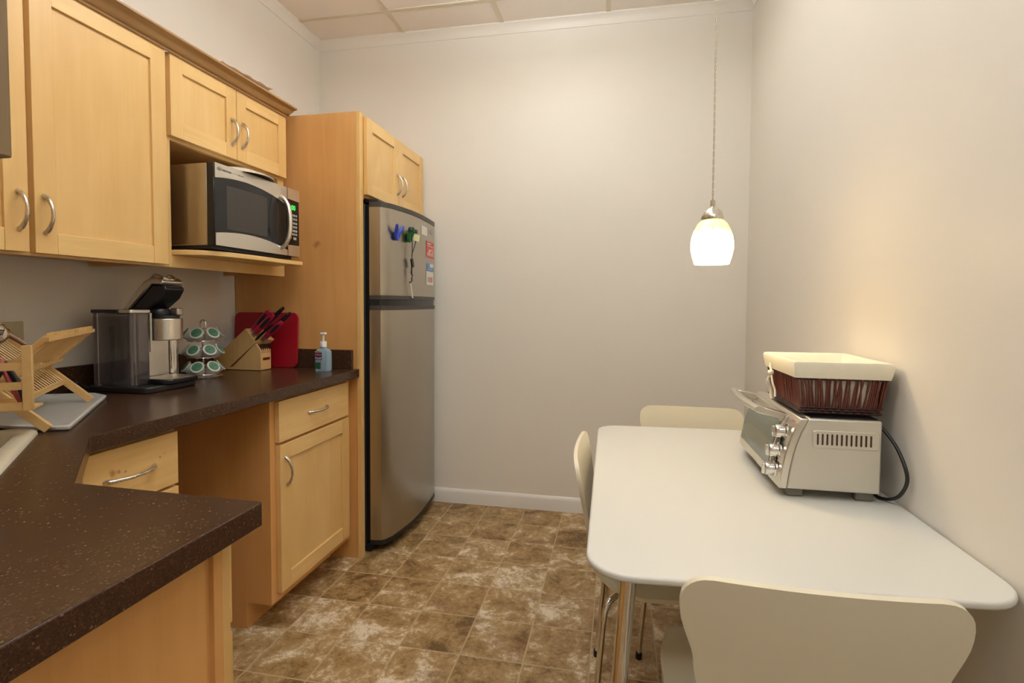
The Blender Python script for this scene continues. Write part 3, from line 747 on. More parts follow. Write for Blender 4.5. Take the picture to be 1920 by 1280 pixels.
# ================================================================== MICROWAVE
my0, my1, mz0, mz1 = 1.6392, 2.147, 1.428, 1.7185; XM = -1.400
mw = thing('microwave', 'stainless steel countertop microwave with black window, on the open cabinet shelf', 'microwave', (-1.6, 1.89, 1.41))
build('body', MB().box(XL + .03, -1.434, my0 + .003, my1 - .004, mz0, mz1), M['steel_z'], mw, bevel=.003)
build('base', MB().box(XL + .05, -1.43, my0 + .01, my1 - .02, 1.4165, 1.4278), M['black'], mw)
for yy in (my0 + .05, my1 - .06):
    for xx in (-1.46, -1.78): build('foot', MB().lathe([(.016, 1.4096), (.016, 1.4166)], (xx, yy, 0), 12), M['rubber'], mw)
md = build('door', MB().box(-1.4338, XM - .003, my0, 2.057, mz0 - .002, mz1 + .001), M['black_gloss'], mw, bevel=.003)
def band(y0, y1, zf0, zf1, n=14, x0=XM - .0032, x1=XM):
    a = [(y0 + (y1 - y0) * i / n) for i in range(n + 1)]
    return [(y, zf0(y)) for y in a] + [(y, zf1(y)) for y in a[::-1]]
ym = 1.80
topf = lambda y: 1.681 - .62 * (y - ym) ** 2
botf = lambda y: 1.484 - .50 * (y - ym) ** 2
build('trim_band', MB().prism(band(my0 + .004, 2.056, topf, lambda y: mz1), XM - .0032, XM, 'x'), M['steel_bright'], md)
build('trim_band', MB().prism(band(my0 + .004, 2.056, lambda y: mz0, botf), XM - .0032, XM, 'x'), M['steel_bright'], md)
build('window', MB().box(XM - .0031, XM - .0022, 1.70, 1.928, 1.492, 1.650), M['screen'], md)
hs = [(XM - .002, 2.012, 1.672), (XM + .014, 2.014, 1.660), (XM + .032, 2.016, 1.630), (XM + .040, 2.017, 1.570), (XM + .034, 2.016, 1.505), (XM + .016, 2.014, 1.468), (XM - .002, 2.012, 1.456)]
build('handle', MB().tube(smoothpath(hs, 5), .0095, 12, flat=1.0), M['steel_bright'], md, smooth=60)
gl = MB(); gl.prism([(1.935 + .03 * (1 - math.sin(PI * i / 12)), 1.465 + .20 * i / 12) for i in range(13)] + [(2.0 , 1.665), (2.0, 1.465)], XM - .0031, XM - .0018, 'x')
build('grip_panel', gl, M['black'], md)  # flat black panel beside the door handle
text_part('lettering', 'merson', .015, M['logo_grey'], md, (XM + .0006, 1.699, 1.6995), (0, 1, 0), (0, 0, 1), .0002)
text_part('lettering', '900 WATTS', .006, M['logo_grey'], md, (XM + .0006, 1.772, 1.6985), (0, 1, 0), (0, 0, 1), .0002)
text_part('lettering', 'e', .012, M['logo_grey'], md, (XM + .0006, 1.6625, 1.7002), (0, 1, 0), (0, 0, 1), .0002)
lg = MB(); lg.tube([(XM + .0005, 1.6625 + .009 * math.cos(a), 1.7000 + .006 * math.sin(a)) for a in [2 * PI * i / 20 for i in range(20)]], .0007, 6, closed=True)
build('emblem', lg, M['logo_grey'], md)
cp_ = build('control_panel', MB().box(-1.4338, XM - .003, 2.0595, my1, mz0 - .002, mz1 + .001), M['black_gloss'], mw, bevel=.003)
build('trim_band', MB().prism(band(2.0605, my1 - .002, lambda y: 1.672 - .03 * (y - 2.06), lambda y: mz1), XM - .0032, XM, 'x'), M['steel_bright'], cp_)
build('trim_band', MB().prism(band(2.0605, my1 - .002, lambda y: mz0, lambda y: 1.474 + .03 * (y - 2.06)), XM - .0032, XM, 'x'), M['steel_bright'], cp_)
text_part('display', ':00', .030, M['lime'], cp_, (XM - .0022, 2.100, 1.638), (0, 1, 0), (0, 0, 1), .0003)
ky = MB()
for r_i, (zz, hh) in enumerate([(1.606, .009), (1.590, .009), (1.572, .009), (1.556, .009), (1.539, .010), (1.524, .008)]):
    for c_i in range(3): ky.box(XM - .0032, XM - .0020, 2.087 + c_i * .0155, 2.099 + c_i * .0155, zz - hh / 2, zz + hh / 2)
build('keypad', ky, M['keys'], cp_)
build('stop_key', MB().box(XM - .0032, XM - .0018, 2.072, 2.088, 1.503, 1.513), M['stop_red'], cp_, label='red key')
build('start_key', MB().box(XM - .0032, XM - .0018, 2.103, 2.123, 1.500, 1.511), M['keys'], cp_)
# plate on the microwave
pl = MB().lathe([(.0, .027), (.066, .027), (.072, .024), (.110, .012), (.134, .001), (.135, .0035), (.111, .0145), (.073, .0265), (.067, .0295), (0, .0295)], (-1.495, 1.875, mz1 + .0005), 48, cap=False)
po = build('plate', pl, M['white_gloss'], None, origin=(-1.515, 1.872, mz1), smooth=60); tag(po, 'round white plate lying on top of the microwave', 'plate')
# papers on top of the cabinets
pp_ = MB(); nx, ny = 6, 14; vs = []
for i in range(nx + 1):
    for j in range(ny + 1):
        x = -1.62 + .128 * i / nx; y = 1.80 + .30 * j / ny
        z = 2.1345 + .006 * math.sin(j * .9 + i * .3) ** 2 + (.012 if i > 4 else .004) * (j / ny) + .004 * math.sin(i * 1.3)
        vs.append((x, y, z + .002))
fs = [(i * (ny + 1) + j, i * (ny + 1) + j + 1, (i + 1) * (ny + 1) + j + 1, (i + 1) * (ny + 1) + j) for i in range(nx) for j in range(ny)]
pp_.faces(vs, fs)
po = build('paper_bag', pp_, M['pinkish'], None, origin=(-1.55, 1.95, 2.13), smooth=60); so = po.modifiers.new('thick', 'SOLIDIFY'); so.thickness = .0015
tag(po, 'crumpled pale pink paper lying on top of the crown moulding', 'paper')

# ================================================================== DINING TABLE
tb = thing('dining_table', 'white rectangular table with rounded corners and chrome legs against the right wall', 'table', (.31, 1.57, 0))
c00, c10, c11, c01 = (-.0545, .948), (.682, .994), (.682, 2.190), (-.0745, 2.150)
def rounded_quad(cs, r, n=8):
    out = []
    for i in range(4):
        p = Vector(cs[i]); a = (Vector(cs[i - 1]) - p).normalized(); b_ = (Vector(cs[(i + 1) % 4]) - p).normalized()
        ang = a.angle(b_); d = r / math.tan(ang / 2); s_ = p + a * d; e_ = p + b_ * d; c = p + (a + b_).normalized() * (r / math.sin(ang / 2))
        a0 = math.atan2(s_.y - c.y, s_.x - c.x); a1 = math.atan2(e_.y - c.y, e_.x - c.x)
        while a1 - a0 > PI: a1 -= 2 * PI
        while a1 - a0 < -PI: a1 += 2 * PI
        out += [(c.x + r * math.cos(a0 + (a1 - a0) * k / n), c.y + r * math.sin(a0 + (a1 - a0) * k / n)) for k in range(n + 1)]
    return out
m_, N, L, bs = new_mat('white laminate')
tcx = N.new('ShaderNodeTexCoord'); n1 = N.new('ShaderNodeTexNoise'); n1.inputs['Scale'].default_value = 3.2; L.new(tcx.outputs['Object'], n1.inputs['Vector'])
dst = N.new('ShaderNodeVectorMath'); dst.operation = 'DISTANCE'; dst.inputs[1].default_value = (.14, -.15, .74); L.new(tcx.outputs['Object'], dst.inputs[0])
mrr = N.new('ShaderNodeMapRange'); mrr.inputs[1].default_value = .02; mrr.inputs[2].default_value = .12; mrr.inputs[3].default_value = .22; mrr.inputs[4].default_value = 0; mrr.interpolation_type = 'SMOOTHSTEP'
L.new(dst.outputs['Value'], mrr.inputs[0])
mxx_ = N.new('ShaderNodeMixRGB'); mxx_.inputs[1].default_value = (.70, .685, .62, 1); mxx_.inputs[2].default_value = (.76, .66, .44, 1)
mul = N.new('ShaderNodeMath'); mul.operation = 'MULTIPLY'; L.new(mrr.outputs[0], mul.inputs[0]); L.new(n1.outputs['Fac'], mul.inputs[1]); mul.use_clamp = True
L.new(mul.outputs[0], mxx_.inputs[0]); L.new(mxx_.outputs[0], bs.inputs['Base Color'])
bs.inputs['Roughness'].default_value = .33; bs.inputs['Specular IOR Level'].default_value = .4
M['table'] = m_
build('tabletop', MB().prism(rounded_quad([c00, c10, c11, c01], .085), .726, .740, 'z'), M['table'], tb, bevel=.0052, seg=4)
build('apron', MB().prism(rounded_quad([(.09, 1.10), (.57, 1.12), (.57, 2.04), (.08, 2.02)], .03), .705, .7255, 'z'), M['chrome'], tb)
for (tx, ty), (bx_, by_) in (((.028, 1.035), (-.030, .965)), ((.575, 1.090), (.577, 1.055)), ((.600, 2.09), (.640, 2.13)), ((.015, 2.065), (-.040, 2.150))):
    lg_ = build('leg', MB().tube([(tx, ty, .7255), (tx * .985 + bx_ * .015, ty * .985 + by_ * .015, .71), (bx_, by_, .010)], .0155, 20), M['chrome'], tb, smooth=60)
    build('foot_cap', MB().lathe([(.017, 0), (.018, .004), (.017, .016)], (bx_, by_, 0), 16), M['rubber'], lg_)

# ================================================================== CHAIRS
def shell_mesh():
    """bent ply shell; chair faces +y, origin on the floor under the seat centre"""
    ctr = [(.200, .432), (.190, .443), (.160, .4505), (.08, .452), (-.02, .447), (-.10, .444), (-.155, .448), (-.188, .466), (-.206, .500), (-.220, .56), (-.234, .64), (-.252, .73), (-.264, .798)]
    path = smoothpath([(0, y, z) for y, z in ctr], 5)
    d = [0]
    for a, b_ in zip(path, path[1:]): d.append(d[-1] + (b_ - a).length)
    Ltot = d[-1]
    def hw(s):
        t = s / Ltot
        keys = [(0, .165), (.06, .190), (.20, .208), (.37, .206), (.45, .178), (.53, .148), (.62, .152), (.78, .180), (.92, .205), (1, .212)]
        for (a, va), (b_, vb) in zip(keys, keys[1:]):
            if a <= t <= b_:
                q = (t - a) / (b_ - a); q = q * q * (3 - 2 * q); w = va * (1 - q) + vb * q; break
        for r, e in ((.055, Ltot - s), (.06, s)):
            if e < r: w = w - r + math.sqrt(max(0, r * r - (r - e) ** 2))
        return w
    # resample with dense ends
    S_ = [0, .002, .006, .012, .02, .03, .045, .06]; S_ += [.06 + (Ltot - .12) * i / 34 for i in range(1, 34)]; S_ += [Ltot - e for e in (.06, .045, .03, .02, .012, .006, .002, 0)]
    def at(s):
        for i in range(len(d) - 1):
            if d[i] <= s <= d[i + 1] + 1e-9:
                t = (s - d[i]) / (d[i + 1] - d[i]); return path[i].lerp(path[i + 1], t), (path[i + 1] - path[i]).normalized()
    nv = 16; m = MB(); TH = .0055; grid = []
    for s in S_:
        p, tg = at(s); nrm = Vector((1, 0, 0)).cross(tg)
        if nrm.z < 0 and s < Ltot * .4: nrm = -nrm
        nrm = Vector((0, -tg.z, tg.y)) * (1 if True else 1)
        # sitter side: above the seat, in front of the back
        nrm = Vector((0, tg.z, -tg.y))
        w = hw(s); t = s / Ltot
        con = .004 + .010 * max(0, min(1, (t - .45) / .3))
        row = []
        for k in range(nv + 1):
            v = -1 + 2 * k / nv
            c = p + Vector((w * v, 0, 0)) + nrm * (con * (v * w / .21) ** 2)
            row.append((c + nrm * TH, c - nrm * TH))
        grid.append(row)
    V = [[(m.bm.verts.new(a), m.bm.verts.new(b_)) for a, b_ in row] for row in grid]
    ns = len(V)
    for i in range(ns - 1):
        for k in range(nv):
            m.bm.faces.new((V[i][k][0], V[i + 1][k][0], V[i + 1][k + 1][0], V[i][k + 1][0]))
            m.bm.faces.new((V[i][k][1], V[i][k + 1][1], V[i + 1][k + 1][1], V[i + 1][k][1]))
        for k in (0, nv): m.bm.faces.new((V[i][k][0], V[i][k][1], V[i + 1][k][1], V[i + 1][k][0]))
    for i in (0, ns - 1):
        for k in range(nv): m.bm.faces.new((V[i][k][0], V[i][k + 1][0], V[i][k + 1][1], V[i][k][1]))
    return m

def make_chair(label, x, y, rz):
    t = thing('dining_chair', label, 'chair', (x, y, 0), 'cream moulded chairs around the table', rz, local=True)
    build('shell', shell_mesh(), M['cream'], t, smooth=50)
    build('mounting_plate', MB().lathe([(.075, .424), (.085, .430), (.085, .436)], (0, -.01, 0), 24), M['black'], t, smooth=50)
    for sx in (-1, 1):
        for sy in (-1, 1):
            fy_ = .200 if sy > 0 else -.205
            pts = [(sx * .03, sy * .03, .421), (sx * .12, sy * .115 if sy > 0 else -.12, .420), (sx * .160, sy * .155, .415), (sx * .176, sy * .170, .395), (sx * .183, sy * .176, .36), (sx * .215, fy_, .012)]
            pp2 = smoothpath(pts[:5], 5) + [Vector(pts[5])]
            lg2 = build('leg', MB().tube(pp2, .0085, 12), M['chrome'], t, smooth=60)
            build('foot_cap', MB().lathe([(.0105, 0), (.011, .003), (.0105, .022)], (sx * .2155, fy_ + sy * .0005, 0), 12), M['rubber'], lg2)
    return t

def copy_chair(src, label, x, y, rz):
    r = src.copy(); COL.objects.link(r); r.location = (x, y, 0); r.rotation_euler = (0, 0, rz); r['label'] = label; r['_o'] = (x, y, 0)
    for ch in list(src.children):
        c = ch.copy(); COL.objects.link(c); c.parent = r
        for g2 in list(ch.children):
            e = g2.copy(); COL.objects.link(e); e.parent = c
    return r
ch0 = make_chair('cream moulded chair in the foreground, its back turned to the camera', .308, 1.115, 0)
copy_chair(ch0, 'cream moulded chair on the aisle side of the table, seen edge-on', .146, 1.612, -PI / 2)
copy_chair(ch0, 'cream moulded chair at the far end of the table by the back wall', .300, 2.045, PI)

# ================================================================== TOASTER OVEN
oy0, oy1 = 1.430, 1.845; oz0, oz1 = .7640, .9440; ox1 = .633
def ofx(z): # front surface, gently curved
    t = (z - oz0) / (oz1 - oz0); return .402 + .022 * t + .026 * t ** 3
ov = thing('toaster_oven', 'stainless steel toaster oven with three chrome knobs standing on the white table', 'toaster oven', (.52, 1.64, .74))
fp = [(ofx(oz0 + (oz1 - oz0) * i / 10), oz0 + (oz1 - oz0) * i / 10) for i in range(11)]
body = [(x + .020, z) for x, z in fp] + [(ox1, oz1), (ox1, oz0)]
build('body', MB().prism(body, oy0, oy1, 'y'), M['oven_side'], ov, bevel=.004, seg=3)
build('top_plate', MB().box(.475, ox1 - .004, oy0 + .012, oy1 - .012, oz1 + .0003, oz1 + .0025), M['black_gloss'], ov)
fpn = [(x, z) for x, z in fp] + [(x + .0195, z) for x, z in fp[::-1]]
build('front_frame', MB().prism(fpn, oy0 - .002, oy1 + .002, 'y'), M['steel_bright'], ov, bevel=.003)
vt = MB()
build('vent_plate', MB().prism(rrect(.478, .628, .872, .916, .008), oy0 - .0022, oy0 + .001, 'y'), M['oven_side'], ov, bevel=.002)
for i in range(12):
    xx = .4875 + i * .0108; vt.prism(rrect(xx, xx + .0042, .880, .908, .002, 3), oy0 - .0028, oy0 - .0015, 'y')
build('vent_slots', vt, M['slot'], ov)
# knobs
for zz in (.900, .850, .801):
    xk = ofx(zz); t_ = Matrix.Rotation(-PI / 2, 3, 'Y') @ Matrix.Rotation(0, 3, 'Z')
    kb = build('knob', MB().lathe([(.0, 0), (.0205, 0), (.0205, .005), (.0175, .007), (.0168, .024), (.0150, .027), (0, .027)], (xk + .0005, 1.472, zz), 28, mat=t_, cap=False), M['chrome'], ov, smooth=40)
    build('grip', MB().box(xk - .034, xk - .026, 1.467, 1.477, zz - .014, zz + .014), M['chrome'], kb, bevel=.002)
build('indicator', MB().box(ofx(.932) - .0015, ofx(.932) + .001, 1.455, 1.468, .925, .933), M['stop_red'], ov)
for a_, b_, mt in ((.862, .887, 'green'), (.814, .838, 'black')): build('scale_mark', MB().box(ofx(a_) - .0012, ofx(b_), 1.4775, 1.4805, a_, b_), M['green_dark'] if mt == 'green' else M['black'], ov)
# door
def front_strip(z0, z1, off0, off1, y0, y1):
    zz = [z0 + (z1 - z0) * i / 6 for i in range(7)]
    return MB().prism([(ofx(z) - off0, z) for z in zz] + [(ofx(z) - off1, z) for z in zz[::-1]], y0, y1, 'y')
od = build('door', front_strip(.776, .936, .0002, .008, 1.500, 1.838), M['steel_bright'], ov, bevel=.0015)
build('window', front_strip(.797, .918, .0085, .0092, 1.512, 1.826), M['glass_door'], od)
hb = MB()
pts = [(.372 - .010 * math.sin(PI * i / 12), 1.500 + .315 * i / 12, .949) for i in range(13)]
hb.tube(pts, .0135, 10, flat=.62)
build('handle', hb, M['steel_bright'], od, smooth=60)
for yy in (1.512, 1.803):
    build('handle_bracket', MB().prism([(.364, .940), (.375, .957), (.44, .941), (.432, .922)], yy - .010, yy + .010, 'y'), M['steel_bright'], od, bevel=.003)
for xx in (.445, .605):
    for yy in (oy0 + .03, oy1 - .03):
        build('foot', MB().box(xx - .020, xx + .020, yy - .014, yy + .014, .7402, .7636), M['foot_grey'], ov, bevel=.004)
# power cord standing off at the back
cd = MB(); cpts = smoothpath([(.637, 1.500, .935), (.650, 1.470, .920), (.665, 1.425, .880), (.672, 1.392, .822), (.668, 1.410, .775), (.660, 1.445, .750), (.645, 1.475, .746), (.640, 1.49, .760)], 6)
cd.tube(cpts, .0042, 10, flat=1.0)
build('power_cord', cd, M['black'], ov, smooth=60)
build('cord_bracket', MB().box(.6335, .642, 1.475, 1.52, .778, .89), M['black'], ov, bevel=.004)

# ================================================================== BASKET
bk = thing('wicker_basket', 'dark red wicker basket with cream cloth liner sitting on the toaster oven', 'basket', (.56, 1.6, .95))
bz0, bz1 = .9478, 1.079
def bq(t, inset=0):   # corners at height fraction t: x0,x1,y0,y1
    return (.462 - .015 * t + inset, .648 + .015 * t - inset, 1.478 - .016 * t + inset, 1.722 + .023 * t - inset)
wk = MB(); wd = MB()
def perim(t, n_, off=0):
    x0, x1, y0, y1 = bq(t, off); P_ = 2 * ((x1 - x0) + (y1 - y0)); out = []
    for i in range(n_):
        s = P_ * i / n_
        if s < x1 - x0: p = (x0 + s, y0)
        elif s < (x1 - x0) + (y1 - y0): p = (x1, y0 + s - (x1 - x0))
        elif s < 2 * (x1 - x0) + (y1 - y0): p = (x1 - (s - (x1 - x0) - (y1 - y0)), y1)
        else: p = (x0, y1 - (s - 2 * (x1 - x0) - (y1 - y0)))
        out.append(p)
    return out
NS = 196
A_ = perim(0, NS); B_ = perim(1, NS)
for i in range(NS):
    j = (i + random.choice((-2, -1, 0, 0, 1, 2))) % NS
    a = Vector((*A_[i], bz0 + .004)); b3 = Vector((*B_[j], bz1 - .008)); mid = a.lerp(b3, .5) + Vector((random.uniform(-.002, .002), random.uniform(-.002, .002), 0))
    if abs(i - NS * 0.0) < 0: continue
    wk.tube([a, mid, b3], .0022, 5)
build('stakes', wk, M['wicker'], bk, smooth=70)
for t_, r_, ph_ in ((.03, .0034, 0), (.08, .0032, 1), (.13, .0030, 0), (.73, .0026, 0), (.69, .0026, 1)):
    Pp = perim(t_, 96); pts = []
    for i, p in enumerate(Pp):
        nrm = Vector((p[0] - .555, p[1] - 1.6)).normalized() * (.0022 if (i + ph_) % 2 else -.0022)
        pts.append((p[0] + nrm.x, p[1] + nrm.y, bz0 + (bz1 - bz0) * t_))
    wd.tube(pts, r_, 6, closed=True)
x0, x1, y0, y1 = bq(0); wd.box(x0, x1, y0, y1, bz0, bz0 + .004)
build('weave_band', wd, M['wicker_dark'], bk, smooth=70)
# cloth liner: folded collar outside and lining inside
cl = MB()
def lring(t, off, z, r=.006): x0, x1, y0, y1 = bq(t, off); return [(*p, z + .0012 * math.sin(7 * (p[0] * 9 + p[1] * 11))) for p in rrect(x0, x1, y0, y1, r, 5)]
rgs = [lring(.72, -.0065, bz1 - .038), lring(.8, -.0075, bz1 - .028), lring(1, -.0085, bz1 - .004), lring(1, -.006, bz1 + .003), lring(1, 0, bz1 + .004), lring(1, .006, bz1), lring(.8, .008, bz1 - .03), lring(.2, .010, bz0 + .020), lring(.05, .014, bz0 + .009)]
prev = None
for r_ in rgs:
    cur = [cl.bm.verts.new(p) for p in r_]
    if prev:
        for i in range(len(cur)): cl.bm.faces.new((prev[i], prev[(i + 1) % len(cur)], cur[(i + 1) % len(cur)], cur[i]))
    prev = cur
cl.bm.faces.new(prev)
build('cloth_liner', cl, M['cloth'], bk, smooth=60)
ty_, tx_ = 1.640, .4375
tie = MB(); tie.lathe([(0, -.009), (.007, -.006), (.009, 0), (.007, .006), (0, .009)], (tx_ - .004, ty_, 1.032), 12, cap=False)
tie.tube(smoothpath([(tx_ - .003, ty_, 1.030), (tx_ - .008, ty_ + .010, 1.010), (tx_ + .001, ty_ + .016, .985), (tx_ + .006, ty_ + .016, .955)], 5), [.0035] * 5 + [.0060] * 6 + [.0055] * 5, 8)
tie.tube(smoothpath([(tx_ - .003, ty_, 1.030), (tx_ - .003, ty_ - .016, 1.005), (tx_ + .002, ty_ - .022, .985), (tx_ + .001, ty_ - .030, .967)], 5), .0030, 8)
tie.tube(smoothpath([(tx_, ty_, 1.032), (tx_ - .002, ty_ + .014, 1.045), (tx_ - .001, ty_ + .022, 1.058)], 4), .0028, 8)
build('tie', tie, M['cloth'], bk, smooth=60)

# ================================================================== PENDANT LAMP
px_, py_ = .267, 1.65
pd = thing('pendant_lamp', 'pendant lamp with egg-shaped white glass shade and green top hanging over the table', 'lamp', (px_, py_, 1.345))
m_, N, L, bs = new_mat('glowing white and green glass')
tcx = N.new('ShaderNodeTexCoord'); sp_ = N.new('ShaderNodeSeparateXYZ'); L.new(tcx.outputs['Object'], sp_.inputs[0])
nz = N.new('ShaderNodeTexNoise'); nz.inputs['Scale'].default_value = 26; nz.inputs['Detail'].default_value = 3; nz.inputs['Distortion'].default_value = .6
mpp = N.new('ShaderNodeMapping'); mpp.inputs['Rotation'].default_value = (0, .5, 0); mpp.inputs['Scale'].default_value = (1.6, 1.6, .7); L.new(tcx.outputs['Object'], mpp.inputs[0]); L.new(mpp.outputs[0], nz.inputs['Vector'])
ma_ = N.new('ShaderNodeMath'); ma_.operation = 'MULTIPLY_ADD'; ma_.inputs[1].default_value = .060; L.new(nz.outputs['Fac'], ma_.inputs[0]); L.new(sp_.outputs['Z'], ma_.inputs[2])
mr_ = N.new('ShaderNodeMapRange'); mr_.inputs[1].default_value = .116; mr_.inputs[2].default_value = .128; L.new(ma_.outputs[0], mr_.inputs[0])
cm = N.new('ShaderNodeMixRGB'); cm.inputs[1].default_value = (*LAMP_RGB, 1); cm.inputs[2].default_value = (.044, .064, .008, 1); L.new(mr_.outputs[0], cm.inputs[0])
L.new(cm.outputs[0], bs.inputs['Emission Color']); bs.inputs['Emission Strength'].default_value = SHADE_GLOW
bs.inputs['Base Color'].default_value = (.8, .8, .7, 1); bs.inputs['Roughness'].default_value = .2
sp = [(.0485, 0), (.0545, .020), (.0595, .042), (.0600, .060), (.0570, .080), (.0505, .100), (.0410, .118), (.0310, .1275), (.0290, .1285)]
spi = [(r - .003, z) for r, z in sp[::-1]]
build('lamp_shade', MB().lathe(sp + [(.020, .1285)], (px_, py_, 1.345), 48, cap=False), m_, pd, smooth=60)
bs2 = plain('bulb glass', (1, .9, .7), .3, emit=LAMP_RGB, es=BULB_ES)
build('bulb', MB().lathe([(.0, .030), (.014, .034), (.022, .048), (.024, .060), (.020, .076), (.012, .090), (.012, .120)], (px_, py_, 1.345), 20, cap=False), bs2, pd, smooth=60)
sk_ = MB().lathe([(.0295, .129), (.0305, .131), (.0300, .138), (.0265, .150), (.0190, .160), (.009, .1665), (.0070, .168), (.0070, .186), (.003, .187)], (px_, py_, 1.345), 32)
cpn = build('socket_cap', sk_, M['nickel'], pd, smooth=45)
# spiral ribs on one side of the cap
for k in range(3):
    pts = [(px_ + (.031 - .024 * (i / 8) ** 1.5) * math.cos(2.9 + .30 * k + i * .16), py_ + (.031 - .024 * (i / 8) ** 1.5) * math.sin(2.9 + .30 * k + i * .16), 1.345 + .131 + .034 * (i / 8) ** .8) for i in range(9)]
    build('rib', MB().tube(pts, .0011, 6), M['nickel'], cpn, smooth=60)
cordp = MB()
for ph_ in (0, PI):
    pts = [(px_ + .0017 * math.cos(ph_ + i * .55), py_ + .0017 * math.sin(ph_ + i * .55), 1.531 + (ZC - .025 - 1.531) * i / 330) for i in range(331)]
    cordp.tube(pts, .0013, 5)
build('cord', cordp, plain('clear twisted cord', (.55, .47, .34), .25), pd, smooth=70)
build('canopy', MB().lathe([(.058, ZC - .005), (.060, ZC - .012), (.045, ZC - .026), (.012, ZC - .030), (.004, ZC - .040)], (px_, py_, 0), 32), M['nickel'], pd, smooth=45)
pl_ = bpy.data.lights.new('bulb_light', 'POINT'); pl_.energy = BULB_W; pl_.color = (1.0, .86, .66); pl_.shadow_soft_size = .02
po_ = bpy.data.objects.new('bulb_light', pl_); COL.objects.link(po_); po_.parent = pd; po_.location = (0, 0, .040)

# ================================================================== COFFEE MACHINE
cm_ = thing('coffee_machine', 'single-serve coffee machine with smoky water tank and its lid raised, on the counter', 'coffee maker', (-1.68, 1.62, CT))
bp_ = rrect(-1.80, -1.545, 1.490, 1.715, .03)
build('base', MB().prism(bp_, CT + .0003, .936, 'z'), M['black'], cm_, bevel=.004)
build('drip_tray', MB().prism(rrect(-1.660, -1.530, 1.560, 1.712, .032), .9363, .952, 'z'), M['black_gloss'], cm_, bevel=.003)
gt = build('drip_grate', MB().prism(rrect(-1.652, -1.538, 1.568, 1.704, .028), .9523, .9548, 'z'), M['steel'], cm_)
build('body', MB().prism(rrect(-1.795, -1.665, 1.576, 1.745, .02), .9363, 1.176, 'z'), M['steel_bright'], cm_, bevel=.004)
build('column', MB().tube([(-1.672, 1.722, .9364), (-1.672, 1.722, 1.09)], .022, 20), M['chrome'], cm_, smooth=50)
build('brew_head', MB().prism(arc(-1.610, 1.632, .050, -90, 0, 8) + arc(-1.610, 1.640, .050, 0, 90, 8) + [(-1.72, 1.69), (-1.72, 1.576)], 1.088, 1.166, 'z'), M['steel_bright'], cm_, bevel=.003)
build('brew_rim', MB().prism(arc(-1.612, 1.634, .044, -90, 0, 8) + arc(-1.612, 1.638, .044, 0, 90, 8) + [(-1.715, 1.684), (-1.715, 1.584)], 1.1663, 1.176, 'z'), M['black'], cm_, bevel=.002)
build('pod_holder', MB().lathe([(.034, 1.1763), (.036, 1.190), (.030, 1.200), (.024, 1.186)], (-1.640, 1.640, 0), 24), M['black'], cm_, smooth=50)
build('release_button', MB().prism(rrect(-1.612, -1.578, 1.655, 1.685, .008), 1.1763, 1.202, 'z'), M['steel'], cm_, bevel=.003)
wtk = thing
tank = MB(); tp_ = rrect(-1.772, -1.612, 1.4935, 1.5735, .012)
ti_ = rrect(-1.7685, -1.6155, 1.497, 1.570, .010)
tank.prism(tp_, .9365, 1.186, 'z'); tank.prism(ti_, .9400, 1.1855, 'z')
tk = build('water_tank', tank, M['smoke'], cm_, smooth=40)
build('tank_lid', MB().prism(rrect(-1.775, -1.660, 1.4915, 1.5745, .010), 1.1863, 1.198, 'z'), M['black'], tk, bevel=.002)
build('tank_lid', MB().prism(rrect(-1.6595, -1.608, 1.4915, 1.5745, .008), 1.1863, 1.198, 'z'), M['steel_bright'], tk, bevel=.002)
build('float_tube', MB().tube([(-1.70, 1.533, .9405), (-1.70, 1.533, 1.14)], .007, 12), M['dark_grey'], tk, smooth=50)
build('tank_frame', MB().box(-1.6125, -1.608, 1.5685, 1.5755, 1.05, 1.186), M['steel_bright'], tk)
# raised lid, black underneath
ldm = MB(); lid = [(-1.765, 1.178), (-1.700, 1.178), (-1.668, 1.1995), (-1.5915, 1.2400), (-1.572, 1.258), (-1.571, 1.280), (-1.590, 1.300), (-1.622, 1.306), (-1.652, 1.2985), (-1.690, 1.268)]
lidp = [(-1.768, 1.180), (-1.735, 1.180), (-1.6255, 1.288), (-1.585, 1.2845), (-1.576, 1.298), (-1.598, 1.312), (-1.628, 1.311), (-1.658, 1.298), (-1.695, 1.262)]
ld_ = build('lid', MB().prism(lidp, 1.592, 1.688, 'y'), M['steel_bright'], cm_, bevel=.006, seg=3)
build('lid_underside', MB().prism([(-1.7345, 1.180), (-1.668, 1.178), (-1.590, 1.236), (-1.568, 1.272), (-1.580, 1.2835), (-1.6250, 1.2870)], 1.597, 1.683, 'y'), M['black'], ld_, bevel=.006)
build('lid_handle', MB().tube(smoothpath([(-1.655, 1.612, 1.300), (-1.628, 1.612, 1.322), (-1.596, 1.616, 1.312), (-1.588, 1.640, 1.306), (-1.596, 1.664, 1.312), (-1.628, 1.668, 1.322), (-1.655, 1.668, 1.300)], 5), .004, 8), M['chrome'], ld_, smooth=60)
build('power_cord', MB().tube(smoothpath([(-1.79, 1.50, .925), (-1.80, 1.478, .940), (-1.79, 1.456, .950), (-1.81, 1.450, .932), (-1.832, 1.462, .921), (-1.835, 1.50, .919)], 6), .0035, 8), M['rubber'], cm_, smooth=60)

